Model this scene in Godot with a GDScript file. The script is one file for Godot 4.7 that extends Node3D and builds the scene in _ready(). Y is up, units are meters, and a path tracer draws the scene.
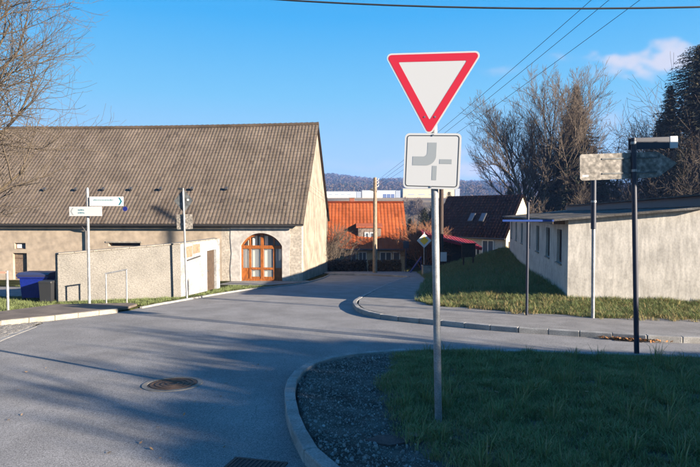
extends Node3D
# A village street corner on a low winter sun: give-way sign on a grass island, a long barn, a low shed-like building, houses in the dip beyond.
# World: metres, y up, x right, -z away from the viewer. The street falls 6.5 cm per metre away from the viewer.

const SLOPE := 0.065
const EYE := 1.87
const EXPOSURE := 4.4
var M := {}
var T := {}
var used := {}
var rng := RandomNumberGenerator.new()
var wobble := FastNoiseLite.new()

# ---------------------------------------------------------------- mesh buffer
class MB:
	var v := PackedVector3Array()
	var n := PackedVector3Array()
	var c := PackedColorArray()
	var uv := PackedVector2Array()
	var ix := PackedInt32Array()
	var tint := Color(1, 1, 1)
	func vert(p: Vector3, nn: Vector3) -> int:
		v.append(p); n.append(nn); c.append(tint)
		return v.size() - 1
	func tri(a: Vector3, b: Vector3, d: Vector3) -> void:   # counter-clockwise from outside
		var nn := (b - a).cross(d - a).normalized()
		var i := vert(a, nn); vert(b, nn); vert(d, nn)
		ix.append_array([i, i + 2, i + 1])
	func quad(a: Vector3, b: Vector3, d: Vector3, e: Vector3) -> void:
		var nn := (b - a).cross(d - a)
		if nn.length() < 1e-9: nn = (d - a).cross(e - a)
		nn = nn.normalized()
		var i := vert(a, nn); vert(b, nn); vert(d, nn); vert(e, nn)
		ix.append_array([i, i + 2, i + 1, i, i + 3, i + 2])
	func box(lo: Vector3, hi: Vector3, t := Transform3D()) -> void:
		var p := []
		for k in 8:
			p.append(t * Vector3(hi.x if k & 1 else lo.x, hi.y if k & 2 else lo.y, hi.z if k & 4 else lo.z))
		quad(p[4], p[5], p[7], p[6]); quad(p[1], p[0], p[2], p[3])
		quad(p[5], p[1], p[3], p[7]); quad(p[0], p[4], p[6], p[2])
		quad(p[6], p[7], p[3], p[2]); quad(p[0], p[1], p[5], p[4])
	func cbox(lo: Vector3, hi: Vector3, b: float, t := Transform3D()) -> void:   # box whose vertical and top edges are chamfered
		var r := [Vector2(lo.x + b, lo.z), Vector2(lo.x, lo.z + b), Vector2(lo.x, hi.z - b), Vector2(lo.x + b, hi.z), Vector2(hi.x - b, hi.z), Vector2(hi.x, hi.z - b), Vector2(hi.x, lo.z + b), Vector2(hi.x - b, lo.z)]
		var mid := Vector2((lo.x + hi.x) / 2, (lo.z + hi.z) / 2)
		var top := []
		for q in r:
			top.append(Vector3(q.x + signf(mid.x - q.x) * b * 0.7, hi.y, q.y + signf(mid.y - q.y) * b * 0.7))
		for k in 8:
			var a: Vector2 = r[k]
			var d: Vector2 = r[(k + 1) % 8]
			quad(t * Vector3(a.x, lo.y, a.y), t * Vector3(d.x, lo.y, d.y), t * Vector3(d.x, hi.y - b, d.y), t * Vector3(a.x, hi.y - b, a.y))
			quad(t * Vector3(a.x, hi.y - b, a.y), t * Vector3(d.x, hi.y - b, d.y), t * top[(k + 1) % 8], t * top[k])
			if k > 0 and k < 7: tri(t * top[0], t * top[k], t * top[k + 1])
	func tube(pts: Array, rad: Array, sides := 8, caps := true) -> void:
		var rings := []
		var side := Vector3.ZERO
		for k in pts.size():
			var d: Vector3 = (pts[mini(k + 1, pts.size() - 1)] - pts[maxi(k - 1, 0)]).normalized()
			if side == Vector3.ZERO:
				side = d.cross(Vector3.RIGHT if absf(d.x) < 0.8 else Vector3.UP).normalized()
			side = (side - d * side.dot(d)).normalized()
			var up := d.cross(side)
			var first := v.size()
			for s in sides:
				var a := TAU * s / sides
				var o := side * cos(a) + up * sin(a)
				vert(pts[k] + o * rad[k], o)
			rings.append(first)
		for k in pts.size() - 1:
			for s in sides:
				var a: int = rings[k] + s
				var b: int = rings[k] + (s + 1) % sides
				var e: int = rings[k + 1] + s
				var f: int = rings[k + 1] + (s + 1) % sides
				ix.append_array([a, f, b, a, e, f])
		if caps:
			for k in [0, pts.size() - 1]:
				var d: Vector3 = (pts[1] - pts[0]) if k else (pts[0] - pts[1])
				if k: d = pts[k] - pts[k - 1]
				var m := vert(pts[k], d.normalized())
				for s in sides:
					var a := vert(v[rings[k] + s], d.normalized())
					var b := vert(v[rings[k] + (s + 1) % sides], d.normalized())
					ix.append_array([m, b, a] if k else [m, a, b])
	func rod(a: Vector3, b: Vector3, r: float, sides := 12) -> void:
		tube([a, b], [r, r], sides)
	func prism(poly: PackedVector2Array, z0: float, z1: float, t := Transform3D()) -> void:   # poly in x,y; z1 in front
		if Geometry2D.is_polygon_clockwise(poly): poly.reverse()
		var tr := Geometry2D.triangulate_polygon(poly)
		for k in range(0, tr.size(), 3):
			var a := poly[tr[k]]; var b := poly[tr[k + 1]]; var d := poly[tr[k + 2]]
			if (b - a).cross(d - a) < 0.0:
				var h := b; b = d; d = h
			tri(t * Vector3(a.x, a.y, z1), t * Vector3(b.x, b.y, z1), t * Vector3(d.x, d.y, z1))
			tri(t * Vector3(a.x, a.y, z0), t * Vector3(d.x, d.y, z0), t * Vector3(b.x, b.y, z0))
		for k in poly.size():
			var a := poly[k]; var b := poly[(k + 1) % poly.size()]
			quad(t * Vector3(a.x, a.y, z0), t * Vector3(b.x, b.y, z0), t * Vector3(b.x, b.y, z1), t * Vector3(a.x, a.y, z1))
	func ring(outer: PackedVector2Array, inner: PackedVector2Array, z0: float, z1: float, t := Transform3D()) -> void:   # same counts, counter-clockwise
		for k in outer.size():
			var a := outer[k]; var b := outer[(k + 1) % outer.size()]
			var e := inner[k]; var f := inner[(k + 1) % inner.size()]
			quad(t * Vector3(a.x, a.y, z1), t * Vector3(b.x, b.y, z1), t * Vector3(f.x, f.y, z1), t * Vector3(e.x, e.y, z1))
			quad(t * Vector3(a.x, a.y, z0), t * Vector3(b.x, b.y, z0), t * Vector3(b.x, b.y, z1), t * Vector3(a.x, a.y, z1))
			quad(t * Vector3(f.x, f.y, z0), t * Vector3(e.x, e.y, z0), t * Vector3(e.x, e.y, z1), t * Vector3(f.x, f.y, z1))
	func mesh() -> ArrayMesh:
		var a := []
		a.resize(Mesh.ARRAY_MAX)
		a[Mesh.ARRAY_VERTEX] = v; a[Mesh.ARRAY_NORMAL] = n; a[Mesh.ARRAY_COLOR] = c; a[Mesh.ARRAY_INDEX] = ix
		var m := ArrayMesh.new()
		m.add_surface_from_arrays(Mesh.PRIMITIVE_TRIANGLES, a)
		return m

# ---------------------------------------------------------------- scene helpers
func numbered(s: String) -> String:
	used[s] = used.get(s, -1) + 1
	return s if used[s] == 0 else "%s_%03d" % [s, used[s]]

func thing(called: String, label: String, category: String, at := Vector3.ZERO, turn := 0.0, group := "") -> Node3D:
	var o := Node3D.new()
	o.name = numbered(called)
	add_child(o)
	o.position = at
	o.rotation_degrees.y = turn
	o.set_meta("label", label); o.set_meta("category", category)
	if group: o.set_meta("group", group)
	return o

func part(called: String, mb: MB, mat: Material, parent: Node3D, label := "") -> MeshInstance3D:
	return inst(called, mb.mesh(), mat, parent, Transform3D(), label)

func inst(called: String, mesh: Mesh, mat: Material, parent: Node3D, t := Transform3D(), label := "") -> MeshInstance3D:
	var o := MeshInstance3D.new()
	o.name = called
	o.mesh = mesh
	o.material_override = mat
	o.transform = t
	parent.add_child(o, true)
	if label: o.set_meta("label", label)
	return o

func structure(called: String, mb: MB, mat: Material) -> MeshInstance3D:
	var o := part(numbered(called), mb, mat, self)
	o.set_meta("kind", "structure")
	return o

func copy_of(o: Node3D, label: String, t: Transform3D, called: String) -> Node3D:
	var r: Node3D = o.duplicate()
	r.name = numbered(called)
	add_child(r)
	r.transform = t
	r.set_meta("label", label)
	return r

func P(x: float, d: float, off := 0.0) -> Vector3:   # a point on the falling street, d metres away
	return Vector3(x, -SLOPE * d + off, -d)

func tilt() -> Basis:   # lies flat on the street
	return Basis(Vector3.RIGHT, -atan(SLOPE))

func poly(pts: Array) -> PackedVector2Array:
	var p := PackedVector2Array()
	for q in pts: p.append(Vector2(q[0], q[1]))
	return p

func flat(mb: MB, pts: PackedVector2Array, off: float, skirt := 0.0) -> void:   # a sheet on the street plane
	var p := pts.duplicate()
	if Geometry2D.is_polygon_clockwise(p): p.reverse()
	var tr := Geometry2D.triangulate_polygon(p)
	for k in range(0, tr.size(), 3):
		var a := p[tr[k]]; var b := p[tr[k + 1]]; var d := p[tr[k + 2]]
		if (b - a).cross(d - a) < 0.0:
			var h := b; b = d; d = h
		mb.tri(P(a.x, a.y, off), P(b.x, b.y, off), P(d.x, d.y, off))
	if skirt > 0.0:
		for k in p.size():
			var a := p[k]; var b := p[(k + 1) % p.size()]
			mb.quad(P(a.x, a.y, off - skirt), P(b.x, b.y, off - skirt), P(b.x, b.y, off), P(a.x, a.y, off))

func smooth_line(pts: PackedVector2Array, step: float) -> PackedVector2Array:   # Catmull-Rom, resampled at even steps
	var fine := PackedVector2Array()
	for k in pts.size() - 1:
		for j in 12:
			fine.append(pts[k].cubic_interpolate(pts[k + 1], pts[maxi(k - 1, 0)], pts[mini(k + 2, pts.size() - 1)], j / 12.0))
	fine.append(pts[pts.size() - 1])
	var out := PackedVector2Array([fine[0]])
	var left := step
	for k in fine.size() - 1:
		var a := fine[k]
		var b := fine[k + 1]
		while a.distance_to(b) >= left:
			a = a.move_toward(b, left)
			out.append(a)
			left = step
		left -= a.distance_to(b)
	return out

func rrect(w: float, h: float, r: float, cx := 0.0, cy := 0.0) -> PackedVector2Array:
	var p := PackedVector2Array()
	for k in 4:
		var c := Vector2(cx + (w / 2 - r) * (1 if k in [0, 3] else -1), cy + (h / 2 - r) * (1 if k < 2 else -1))
		for j in 5:
			p.append(c + Vector2.from_angle(k * PI / 2 + j * PI / 8) * r)
	return p

func rtri(half: float, top: float, bottom: float, r: float) -> PackedVector2Array:   # triangle standing on its point, corners rounded, counter-clockwise
	var q := [Vector2(0, bottom), Vector2(half, top), Vector2(-half, top)]
	var p := PackedVector2Array()
	for k in 3:
		var a: Vector2 = (q[(k + 2) % 3] - q[k]).normalized()
		var b: Vector2 = (q[(k + 1) % 3] - q[k]).normalized()
		var m := (a + b).normalized()
		var c: Vector2 = q[k] + m * r / sin(absf(a.angle_to(b)) / 2)
		var s := (-m).angle()
		for j in 7:
			p.append(c + Vector2.from_angle(s + (j - 3) / 3.0 * PI / 3) * r)
	return p

func circle(r: float, k := 20, cx := 0.0, cy := 0.0) -> PackedVector2Array:
	var p := PackedVector2Array()
	for j in k: p.append(Vector2(cx, cy) + Vector2.from_angle(TAU * j / k) * r)
	return p

# a wall in local x,y at z, facing +z, with rectangular holes [x0,y0,x1,y1] and reveals of the given depth
func wall_with_holes(mb: MB, x0: float, x1: float, y0: float, y1: float, z: float, holes: Array, depth := 0.22, thick := 0.3) -> void:
	var xs := [x0, x1]
	var ys := [y0, y1]
	for h in holes:
		xs.append_array([h[0], h[2]]); ys.append_array([h[1], h[3]])
	xs.sort(); ys.sort()
	for i in xs.size() - 1:
		for j in ys.size() - 1:
			var a := Vector2(xs[i], ys[j])
			var b := Vector2(xs[i + 1], ys[j + 1])
			if b.x - a.x < 1e-5 or b.y - a.y < 1e-5: continue
			var m := (a + b) / 2
			var open := false
			for h in holes:
				if m.x > h[0] and m.x < h[2] and m.y > h[1] and m.y < h[3]: open = true
			if open: continue
			mb.quad(Vector3(a.x, a.y, z), Vector3(b.x, a.y, z), Vector3(b.x, b.y, z), Vector3(a.x, b.y, z))
			mb.quad(Vector3(b.x, a.y, z - thick), Vector3(a.x, a.y, z - thick), Vector3(a.x, b.y, z - thick), Vector3(b.x, b.y, z - thick))
	for h in holes:
		var a := Vector3(h[0], h[1], z); var b := Vector3(h[2], h[1], z); var c := Vector3(h[2], h[3], z); var e := Vector3(h[0], h[3], z)
		var k := Vector3(0, 0, -thick)
		mb.quad(a + k, b + k, b, a); mb.quad(b + k, c + k, c, b); mb.quad(c + k, e + k, e, c); mb.quad(e + k, a + k, a, e)

# rows of tiles on a slope: o = lower corner, u along the eave, w up the slope, n outward
func tiles(mb: MB, o: Vector3, u: Vector3, w: Vector3, n: Vector3, nu: int, nv: int, tw: float, tl: float, tint_lo: Color, tint_hi: Color, wave := 0.03, sag := 0.0) -> void:
	var prof := [[0.0, 0.0], [0.22, 1.0], [0.55, 1.0], [0.78, 0.1], [1.0, 0.0]]
	for j in nv:
		for i in nu:
			var patch := wobble.get_noise_2d(i * 3.1, j * 4.7) * 0.5 + 0.5
			var f := clampf(rng.randf() * 0.38 + patch * 0.7 - 0.04, 0, 1)
			mb.tint = tint_lo.lerp(tint_hi, f)
			if rng.randf() < 0.02: mb.tint = tint_lo * 0.8
			var p := o + u * (i * tw) + w * (j * tl) + n * (rng.randf() * 0.012 - sag * sin(PI * i / nu) * (float(j) / nv))
			var lo := n * 0.016
			for k in 4:
				var a: Vector3 = p + u * (prof[k][0] * tw) + n * (prof[k][1] * wave)
				var b: Vector3 = p + u * (prof[k + 1][0] * tw) + n * (prof[k + 1][1] * wave)
				mb.quad(a + lo, b + lo, b + w * tl * 1.02, a + w * tl * 1.02)
				mb.quad(a, b, b + lo, a + lo)

# ---------------------------------------------------------------- materials
func grey_noise(freq: float, lo: float, hi: float, octaves := 4, size := 512, seed_ := 1, kind := FastNoiseLite.TYPE_SIMPLEX_SMOOTH) -> NoiseTexture2D:
	var f := FastNoiseLite.new()
	f.noise_type = kind
	f.frequency = freq
	f.fractal_octaves = octaves
	f.seed = seed_
	var t := NoiseTexture2D.new()
	t.width = size; t.height = size
	t.seamless = true
	t.noise = f
	var g := Gradient.new()
	g.set_color(0, Color(lo, lo, lo)); g.set_color(1, Color(hi, hi, hi))
	t.color_ramp = g
	return t

func speckle(size: int, lo: float, hi: float, bright: float, dark: float, seed_: int) -> ImageTexture:
	var r := RandomNumberGenerator.new()
	r.seed = seed_
	var by := PackedByteArray()
	by.resize(size * size * 3)
	for k in size * size:
		var v := r.randf_range(lo, hi)
		var q := r.randf()
		if q < bright: v = minf(1.0, v * 1.25)
		elif q > 1.0 - dark: v *= 0.6
		var b := int(clampf(v, 0, 1) * 255)
		by[k * 3] = b; by[k * 3 + 1] = b; by[k * 3 + 2] = b
	return ImageTexture.create_from_image(Image.create_from_data(size, size, false, Image.FORMAT_RGB8, by))

func streaks(seed_: int, low: float) -> ImageTexture:   # vertical runs of dirt with ragged ends
	var f := FastNoiseLite.new()
	f.seed = seed_
	f.frequency = 0.02
	f.fractal_octaves = 4
	var im := Image.create(512, 512, false, Image.FORMAT_RGB8)
	for y in 512:
		for x in 512:
			var v := 0.5 + 0.6 * f.get_noise_2d(x * 2.2, y * 0.35) + 0.35 * f.get_noise_2d(x * 5 + 900, y * 3.0)
			v = low + (1.0 - low) * clampf(v * 1.3, 0, 1)
			im.set_pixel(x, y, Color(v, v * 0.985, v * 0.96))
	return ImageTexture.create_from_image(im)

func mat(called: String, col: Color, rough := 0.85, fine = null, fine_m := 1.0, coarse = null, coarse_m := 5.0, bump = null, bump_cm := 0.0, metal := 0.0) -> StandardMaterial3D:
	var m := StandardMaterial3D.new()
	m.resource_name = called
	m.albedo_color = col.linear_to_srgb()
	m.roughness = rough
	m.metallic = metal
	if fine or bump:
		m.uv1_triplanar = true
		m.uv1_world_triplanar = true
		m.uv1_scale = Vector3.ONE / fine_m
	if fine: m.albedo_texture = fine
	if bump:
		m.heightmap_enabled = true
		m.heightmap_texture = bump
		m.heightmap_scale = bump_cm
	if coarse:
		m.detail_enabled = true
		m.detail_albedo = coarse
		m.detail_blend_mode = BaseMaterial3D.BLEND_MODE_MUL
		m.detail_uv_layer = BaseMaterial3D.DETAIL_UV_2
		m.uv2_triplanar = true
		m.uv2_world_triplanar = true
		m.uv2_scale = Vector3.ONE / coarse_m
	M[called] = m
	return m

func tinted(m: StandardMaterial3D) -> StandardMaterial3D:
	m.vertex_color_use_as_albedo = true
	return m

func materials() -> void:
	T.fine = grey_noise(0.03, 0.72, 1.0, 5, 512, 3)
	T.coarse = grey_noise(0.008, 0.7, 1.0, 5, 512, 7)
	T.patch = grey_noise(0.006, 0.5, 1.0, 6, 512, 11)
	T.rubble = grey_noise(0.025, 0.72, 1.0, 3, 512, 19, FastNoiseLite.TYPE_CELLULAR)
	T.relief = grey_noise(0.05, 0.0, 1.0, 5, 512, 23)
	T.lumps = grey_noise(0.022, 0.0, 1.0, 4, 512, 29)
	T.grain = speckle(512, 0.72, 0.98, 0.03, 0.05, 5)
	T.grit = speckle(512, 0.62, 0.98, 0.05, 0.08, 15)
	T.even = grey_noise(0.01, 0.84, 1.0, 5, 512, 37)
	T.streak = streaks(31, 0.55)
	T.soft_streak = streaks(47, 0.80)
	mat("asphalt", Color(0.47, 0.455, 0.44), 0.95, T.grit, 2.7, T.even, 7.0, T.grit, 0.09)
	M.asphalt.metallic_specular = 0.25
	mat("pavement", Color(0.46, 0.44, 0.415), 0.95, T.grit, 2.2, T.even, 3.7, T.grit, 0.08)
	M.pavement.metallic_specular = 0.25
	mat("paver", Color(0.26, 0.205, 0.165), 0.92, T.fine, 0.8, T.coarse, 3.0, T.relief, 0.5)
	mat("kerb", Color(0.50, 0.485, 0.455), 0.85, T.fine, 0.5, T.coarse, 2.0, T.relief, 0.2)
	mat("kerb_warm", Color(0.52, 0.46, 0.37), 0.85, T.fine, 0.5, T.coarse, 2.0, T.relief, 0.2)
	mat("granite", Color(0.30, 0.29, 0.28), 0.85, T.grain, 0.4, T.coarse, 1.3, T.relief, 0.4)
	mat("soil", Color(0.075, 0.062, 0.042), 0.95, T.fine, 0.7, T.patch, 2.5, T.lumps, 2.0)
	mat("turf", Color(0.085, 0.095, 0.03), 0.95, T.fine, 0.9, T.patch, 3.0, T.lumps, 3.0)
	mat("gravel_bed", Color(0.24, 0.22, 0.19), 0.95, T.grain, 1.4, T.patch, 1.6, T.lumps, 1.5)
	tinted(mat("stones", Color(1, 1, 1), 0.9))
	tinted(mat("blades", Color(1, 1, 1), 0.8))
	M.blades.backlight_enabled = true
	M.blades.backlight = Color(0.35, 0.4, 0.15)
	tinted(mat("terrain", Color(1, 1, 1), 0.95, T.fine, 40.0, T.coarse, 160.0))
	mat("plaster", Color(0.42, 0.345, 0.265), 0.95, T.even, 2.3, T.even, 9.0, T.relief, 0.08)
	mat("plaster_gable", Color(0.36, 0.32, 0.265), 0.92, T.soft_streak, 6.0, T.coarse, 5.0, T.relief, 0.3)
	mat("plaster_white", Color(0.50, 0.47, 0.44), 0.95, T.even, 1.3, T.even, 3.0, T.relief, 0.06)
	mat("rubble", Color(0.56, 0.50, 0.42), 0.95, T.rubble, 1.6, T.even, 3.0, T.rubble, 0.6)
	mat("block", Color(0.29, 0.275, 0.25), 0.95, T.fine, 0.9, T.even, 5.0, T.lumps, 1.2)
	mat("whitewash", Color(0.56, 0.56, 0.56), 0.85, T.fine, 1.8, T.coarse, 4.0, T.relief, 0.15)
	mat("bare_brick", Color(0.46, 0.33, 0.22), 0.95, T.fine, 0.6, T.coarse, 1.2, T.relief, 1.0)
	mat("old_render", Color(0.56, 0.545, 0.52), 0.92, T.soft_streak, 3.1, T.even, 4.4, T.relief, 0.2)
	tinted(mat("tile", Color(1, 1, 1), 0.85, T.fine, 1.1, T.coarse, 8.0))
	mat("roof_felt", Color(0.27, 0.255, 0.235), 0.9, T.fine, 1.4, T.patch, 2.7, T.relief, 0.6)
	mat("fascia", Color(0.10, 0.10, 0.11), 0.7)
	mat("zinc", Color(0.35, 0.36, 0.37), 0.45, T.fine, 0.7, null, 1.0, null, 0.0, 0.7)
	mat("gutter", Color(0.09, 0.09, 0.095), 0.5, T.fine, 0.7, null, 1.0, null, 0.0, 0.3)
	mat("galvanised", Color(0.52, 0.53, 0.54), 0.5, T.fine, 0.35, T.coarse, 0.9, null, 0.0, 0.25)
	mat("sign_back", Color(0.23, 0.25, 0.26), 0.6, T.fine, 0.4, T.patch, 0.8, null, 0.0, 0.2)
	mat("sign_back_pale", Color(0.46, 0.42, 0.37), 0.75, T.patch, 0.33, T.coarse, 0.7)
	mat("sign_white", Color(0.45, 0.46, 0.465), 0.5)
	mat("sign_red", Color(0.46, 0.012, 0.03), 0.4)
	mat("sign_grey", Color(0.25, 0.275, 0.29), 0.4)
	mat("sign_black", Color(0.03, 0.03, 0.032), 0.4)
	mat("sign_teal", Color(0.0, 0.11, 0.16), 0.4)
	mat("sign_blue", Color(0.004, 0.01, 0.12), 0.5)
	mat("sign_yellow", Color(0.75, 0.42, 0.02), 0.4)
	mat("street_blue", Color(0.003, 0.03, 0.16), 0.4)
	mat("post_dark", Color(0.012, 0.018, 0.042), 0.55, T.fine, 0.5)  # navy holds the shade on the direction signpost and its box board
	mat("oak", Color(0.36, 0.115, 0.022), 0.45, T.streak, 1.3)
	mat("plank", Color(0.21, 0.155, 0.115), 0.9, T.streak, 0.6)
	mat("door_brown", Color(0.085, 0.058, 0.04), 0.7, T.streak, 1.0)
	mat("dark_wood", Color(0.055, 0.035, 0.025), 0.85, T.streak, 0.9)
	mat("pole_wood", Color(0.30, 0.24, 0.18), 0.9, T.streak, 1.1)
	mat("curtain", Color(0.62, 0.60, 0.50), 0.9)
	mat("dark_inside", Color(0.03, 0.03, 0.032), 0.9)
	mat("frame_white", Color(0.7, 0.7, 0.69), 0.5)
	mat("bin_blue", Color(0.006, 0.02, 0.22), 0.45, T.fine, 0.9)
	mat("bin_lid", Color(0.03, 0.035, 0.085), 0.4)
	mat("bin_black", Color(0.02, 0.021, 0.023), 0.5)
	mat("rubber", Color(0.02, 0.02, 0.02), 0.8)
	mat("iron", Color(0.20, 0.125, 0.085), 0.7, T.grain, 0.3, T.coarse, 0.7, T.relief, 0.2, 0.2)
	mat("iron_dark", Color(0.06, 0.055, 0.05), 0.7, T.fine, 0.3, null, 1.0, null, 0.0, 0.3)
	mat("red_sheet", Color(0.36, 0.03, 0.045), 0.6, T.fine, 1.0)
	mat("orange_tile", Color(0.40, 0.095, 0.03), 0.85, T.fine, 1.0)
	mat("dark_tile", Color(0.045, 0.022, 0.022), 0.7, T.fine, 0.9)
	mat("house_wall", Color(0.62, 0.60, 0.55), 0.9, T.fine, 2.0)
	mat("cream_wall", Color(0.60, 0.52, 0.36), 0.9, T.fine, 2.0)
	mat("cladding", Color(0.24, 0.19, 0.17), 0.9, T.streak, 1.0)
	mat("brick_red", Color(0.30, 0.10, 0.06), 0.9, T.fine, 0.5)
	mat("concrete", Color(0.42, 0.38, 0.32), 0.9, T.fine, 0.8, T.coarse, 2.0)
	mat("hall_white", Color(0.66, 0.65, 0.60), 0.8)
	mat("hall_grey", Color(0.24, 0.27, 0.31), 0.7)
	mat("hall_blue", Color(0.07, 0.10, 0.20), 0.6)
	mat("cable", Color(0.02, 0.02, 0.022), 0.6)
	mat("tape_red", Color(0.42, 0.19, 0.14), 0.7)
	mat("bark", Color(0.15, 0.115, 0.08), 0.95, T.streak, 0.8, T.coarse, 1.5)
	mat("bark_pale", Color(0.15, 0.118, 0.08), 0.95, T.streak, 0.8, T.coarse, 1.5)
	mat("twig", Color(0.10, 0.076, 0.055), 0.95)
	mat("twig_dark", Color(0.08, 0.06, 0.043), 0.95)
	mat("twig_lichen", Color(0.095, 0.074, 0.053), 0.95)
	tinted(mat("needle", Color(1, 1, 1), 0.85))
	tinted(mat("far_wood", Color(1, 1, 1), 0.95))
	var g := mat("glass", Color(0.75, 0.8, 0.82), 0.03)
	g.transparency = BaseMaterial3D.TRANSPARENCY_ALPHA
	g.albedo_color.a = 0.12
	mat("sky_glass", Color(0.10, 0.12, 0.15), 0.04)
	for k in ["terrain", "turf", "tile", "roof_felt", "blades", "far_wood", "soil", "gravel_bed"]: M[k].metallic_specular = 0.15

# ---------------------------------------------------------------- light and camera
# each cloud: tangent of its bearing, of its height above the horizon, its half width and half height, its density
const CLOUDS := [[0.558, 0.284, 0.117, 0.028, 1.00], [0.495, 0.268, 0.049, 0.015, 0.55], [0.628, 0.306, 0.076, 0.019, 0.80], [0.242, 0.087, 0.113, 0.028, 0.75], [0.193, 0.117, 0.064, 0.017, 0.45], [0.268, 0.268, 0.042, 0.009, 0.30], [0.491, 0.174, 0.023, 0.017, 0.35], [0.057, 0.087, 0.132, 0.013, 0.25], [0.397, 0.291, 0.057, 0.011, 0.12], [0.775, 0.253, 0.132, 0.030, 0.80], [-0.888, 0.291, 0.151, 0.026, 0.60], [1.134, 0.178, 0.227, 0.038, 0.60]]

func sky_picture() -> ImageTexture:
	var w := 2048
	var h := 1024
	var f := FastNoiseLite.new()
	f.seed = 8; f.frequency = 0.021; f.fractal_octaves = 5
	var stops := [[-0.2, Color(0.40, 0.58, 0.74)], [0.0, Color(0.48, 0.68, 0.86)], [0.098, Color(0.40, 0.655, 0.89)], [0.213, Color(0.19, 0.575, 0.90)], [0.35, Color(0.045, 0.43, 0.90)], [0.8, Color(0.010, 0.17, 0.53)], [1.6, Color(0.006, 0.10, 0.36)]]
	var px := PackedFloat32Array()
	px.resize(w * h * 3)
	var k := 0
	for y in h:
		var el := PI / 2 - (y + 0.5) / h * PI
		var c: Color = stops[0][1]
		for s in stops.size() - 1:
			if el >= stops[s][0]:
				c = stops[s][1].lerp(stops[s + 1][1], clampf((el - stops[s][0]) / (stops[s + 1][0] - stops[s][0]), 0, 1))
		var cloudy := el > 0.0 and el < 0.5
		for x in w:
			var q := c
			if cloudy:
				var az := wrapf((x + 0.5) / w * TAU, -PI, PI)
				if absf(az) < 1.2:
					var ta := tan(az)
					var te := tan(el) / cos(az)
					var n := f.get_noise_2d(ta * 529.0, te * 1058.0)
					var a := 0.0
					for cl in CLOUDS:
						var dx: float = (ta - cl[0]) / cl[2]
						var dy: float = (te - cl[1]) / cl[3]
						a = maxf(a, cl[4] * clampf(1.15 - sqrt(dx * dx + dy * dy) + n * 1.1, 0, 1))
					a = smoothstep(0.0, 0.9, a)
					q = c.lerp(Color(0.74, 0.75, 0.85), a * 0.95)
			px[k] = q.r / EXPOSURE; px[k + 1] = q.g / EXPOSURE; px[k + 2] = q.b / EXPOSURE
			k += 3
	return ImageTexture.create_from_image(Image.create_from_data(w, h, false, Image.FORMAT_RGBF, px.to_byte_array()))

func light_and_camera() -> void:
	var cam := Camera3D.new()
	cam.name = "camera"
	cam.fov = 47.63
	cam.position = Vector3(0, EYE, 0)
	cam.rotation_degrees.x = -2.11
	cam.near = 0.05
	cam.far = 6000.0
	cam.current = true
	add_child(cam)
	var env := Environment.new()
	env.background_mode = Environment.BG_SKY
	var sky := Sky.new()
	var sm := PanoramaSkyMaterial.new()
	sm.panorama = sky_picture()
	sky.sky_material = sm
	env.sky = sky
	env.tonemap_mode = Environment.TONE_MAPPER_LINEAR
	env.tonemap_exposure = EXPOSURE
	env.sdfgi_enabled = true
	env.ssao_enabled = true
	env.ssil_enabled = true
	env.fog_enabled = true
	env.fog_density = 0.00034
	env.fog_light_color = Color(0.50, 0.66, 0.95)
	var we := WorldEnvironment.new()
	we.name = "world_environment"
	we.environment = env
	add_child(we)
	var sun := DirectionalLight3D.new()
	sun.name = "sun"
	sun.light_energy = 1.6
	sun.light_color = Color(1.0, 0.935, 0.85)
	sun.light_angular_distance = 0.5
	sun.shadow_enabled = true
	var az := deg_to_rad(60.0)
	var el := deg_to_rad(14.5)
	sun.look_at_from_position(Vector3.ZERO, Vector3(-sin(az) * cos(el), -sin(el), -cos(az) * cos(el)))
	add_child(sun)

# ---------------------------------------------------------------- terrain, streets
const PROFILE := [[-80, 5.2], [36, -2.34], [46, -3.2], [80, -5.0], [140, -6.0], [220, -2.5], [320, 6.0], [500, 17.2], [700, 30.0], [1000, 58.0], [1300, 82.0], [1800, 88.0], [3200, 70.0]]

func terrain_y(x: float, d: float) -> float:
	var y: float = PROFILE[0][1]
	for k in PROFILE.size() - 1:
		if d >= PROFILE[k][0]:
			y = lerpf(PROFILE[k][1], PROFILE[k + 1][1], clampf((d - PROFILE[k][0]) / float(PROFILE[k + 1][0] - PROFILE[k][0]), 0, 1))
	if d > 560.0:
		var far := clampf((d - 560.0) / 500.0, 0, 1)
		y = lerpf(y, y * (1.0 - 0.32 * clampf((x + 50.0) / 430.0, 0, 1)) + wobble.get_noise_2d(x * 0.25, d * 0.2) * 14.0, far)
	return y

const ISLAND := [[3.4, 0.6], [2.6, 1.1], [1.9, 1.7], [1.2, 2.4], [0.6, 3.1], [0.1, 3.75], [-0.3, 4.44], [-0.5, 5.08], [-0.66, 5.85], [-0.76, 6.65], [-0.74, 7.42], [-0.5, 8.17], [0.0, 8.7], [0.69, 8.98], [1.5, 9.1], [2.6, 9.02], [4.0, 8.75], [7.0, 8.35], [14.0, 7.9], [26.0, 7.6]]
var island_line: PackedVector2Array
var island_poly: PackedVector2Array
const TURF_EDGE := [[0.75, 9.2], [0.62, 7.95], [0.32, 6.8], [0.36, 5.8], [0.45, 4.9], [0.75, 4.2], [1.5, 3.3], [2.4, 2.2], [3.6, 1.2]]
const BANK_EDGE := [[4.9, 40.0], [4.75, 36.0], [4.14, 29.1], [2.54, 20.6], [1.98, 17.6], [2.15, 16.3], [2.75, 15.5], [4.46, 13.85], [6.1, 12.95], [8.3, 12.45], [14.0, 11.9], [30.0, 11.2], [44.0, 11.0]]
var bank_line: PackedVector2Array
var bank_poly: PackedVector2Array
const PLATFORM := -0.57

func edge_distance(p: Vector2, line: PackedVector2Array) -> float:
	var best := 1e9
	for k in line.size() - 1:
		best = minf(best, p.distance_squared_to(Geometry2D.get_closest_point_to_segment(p, line[k], line[k + 1])))
	return sqrt(best)

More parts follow.
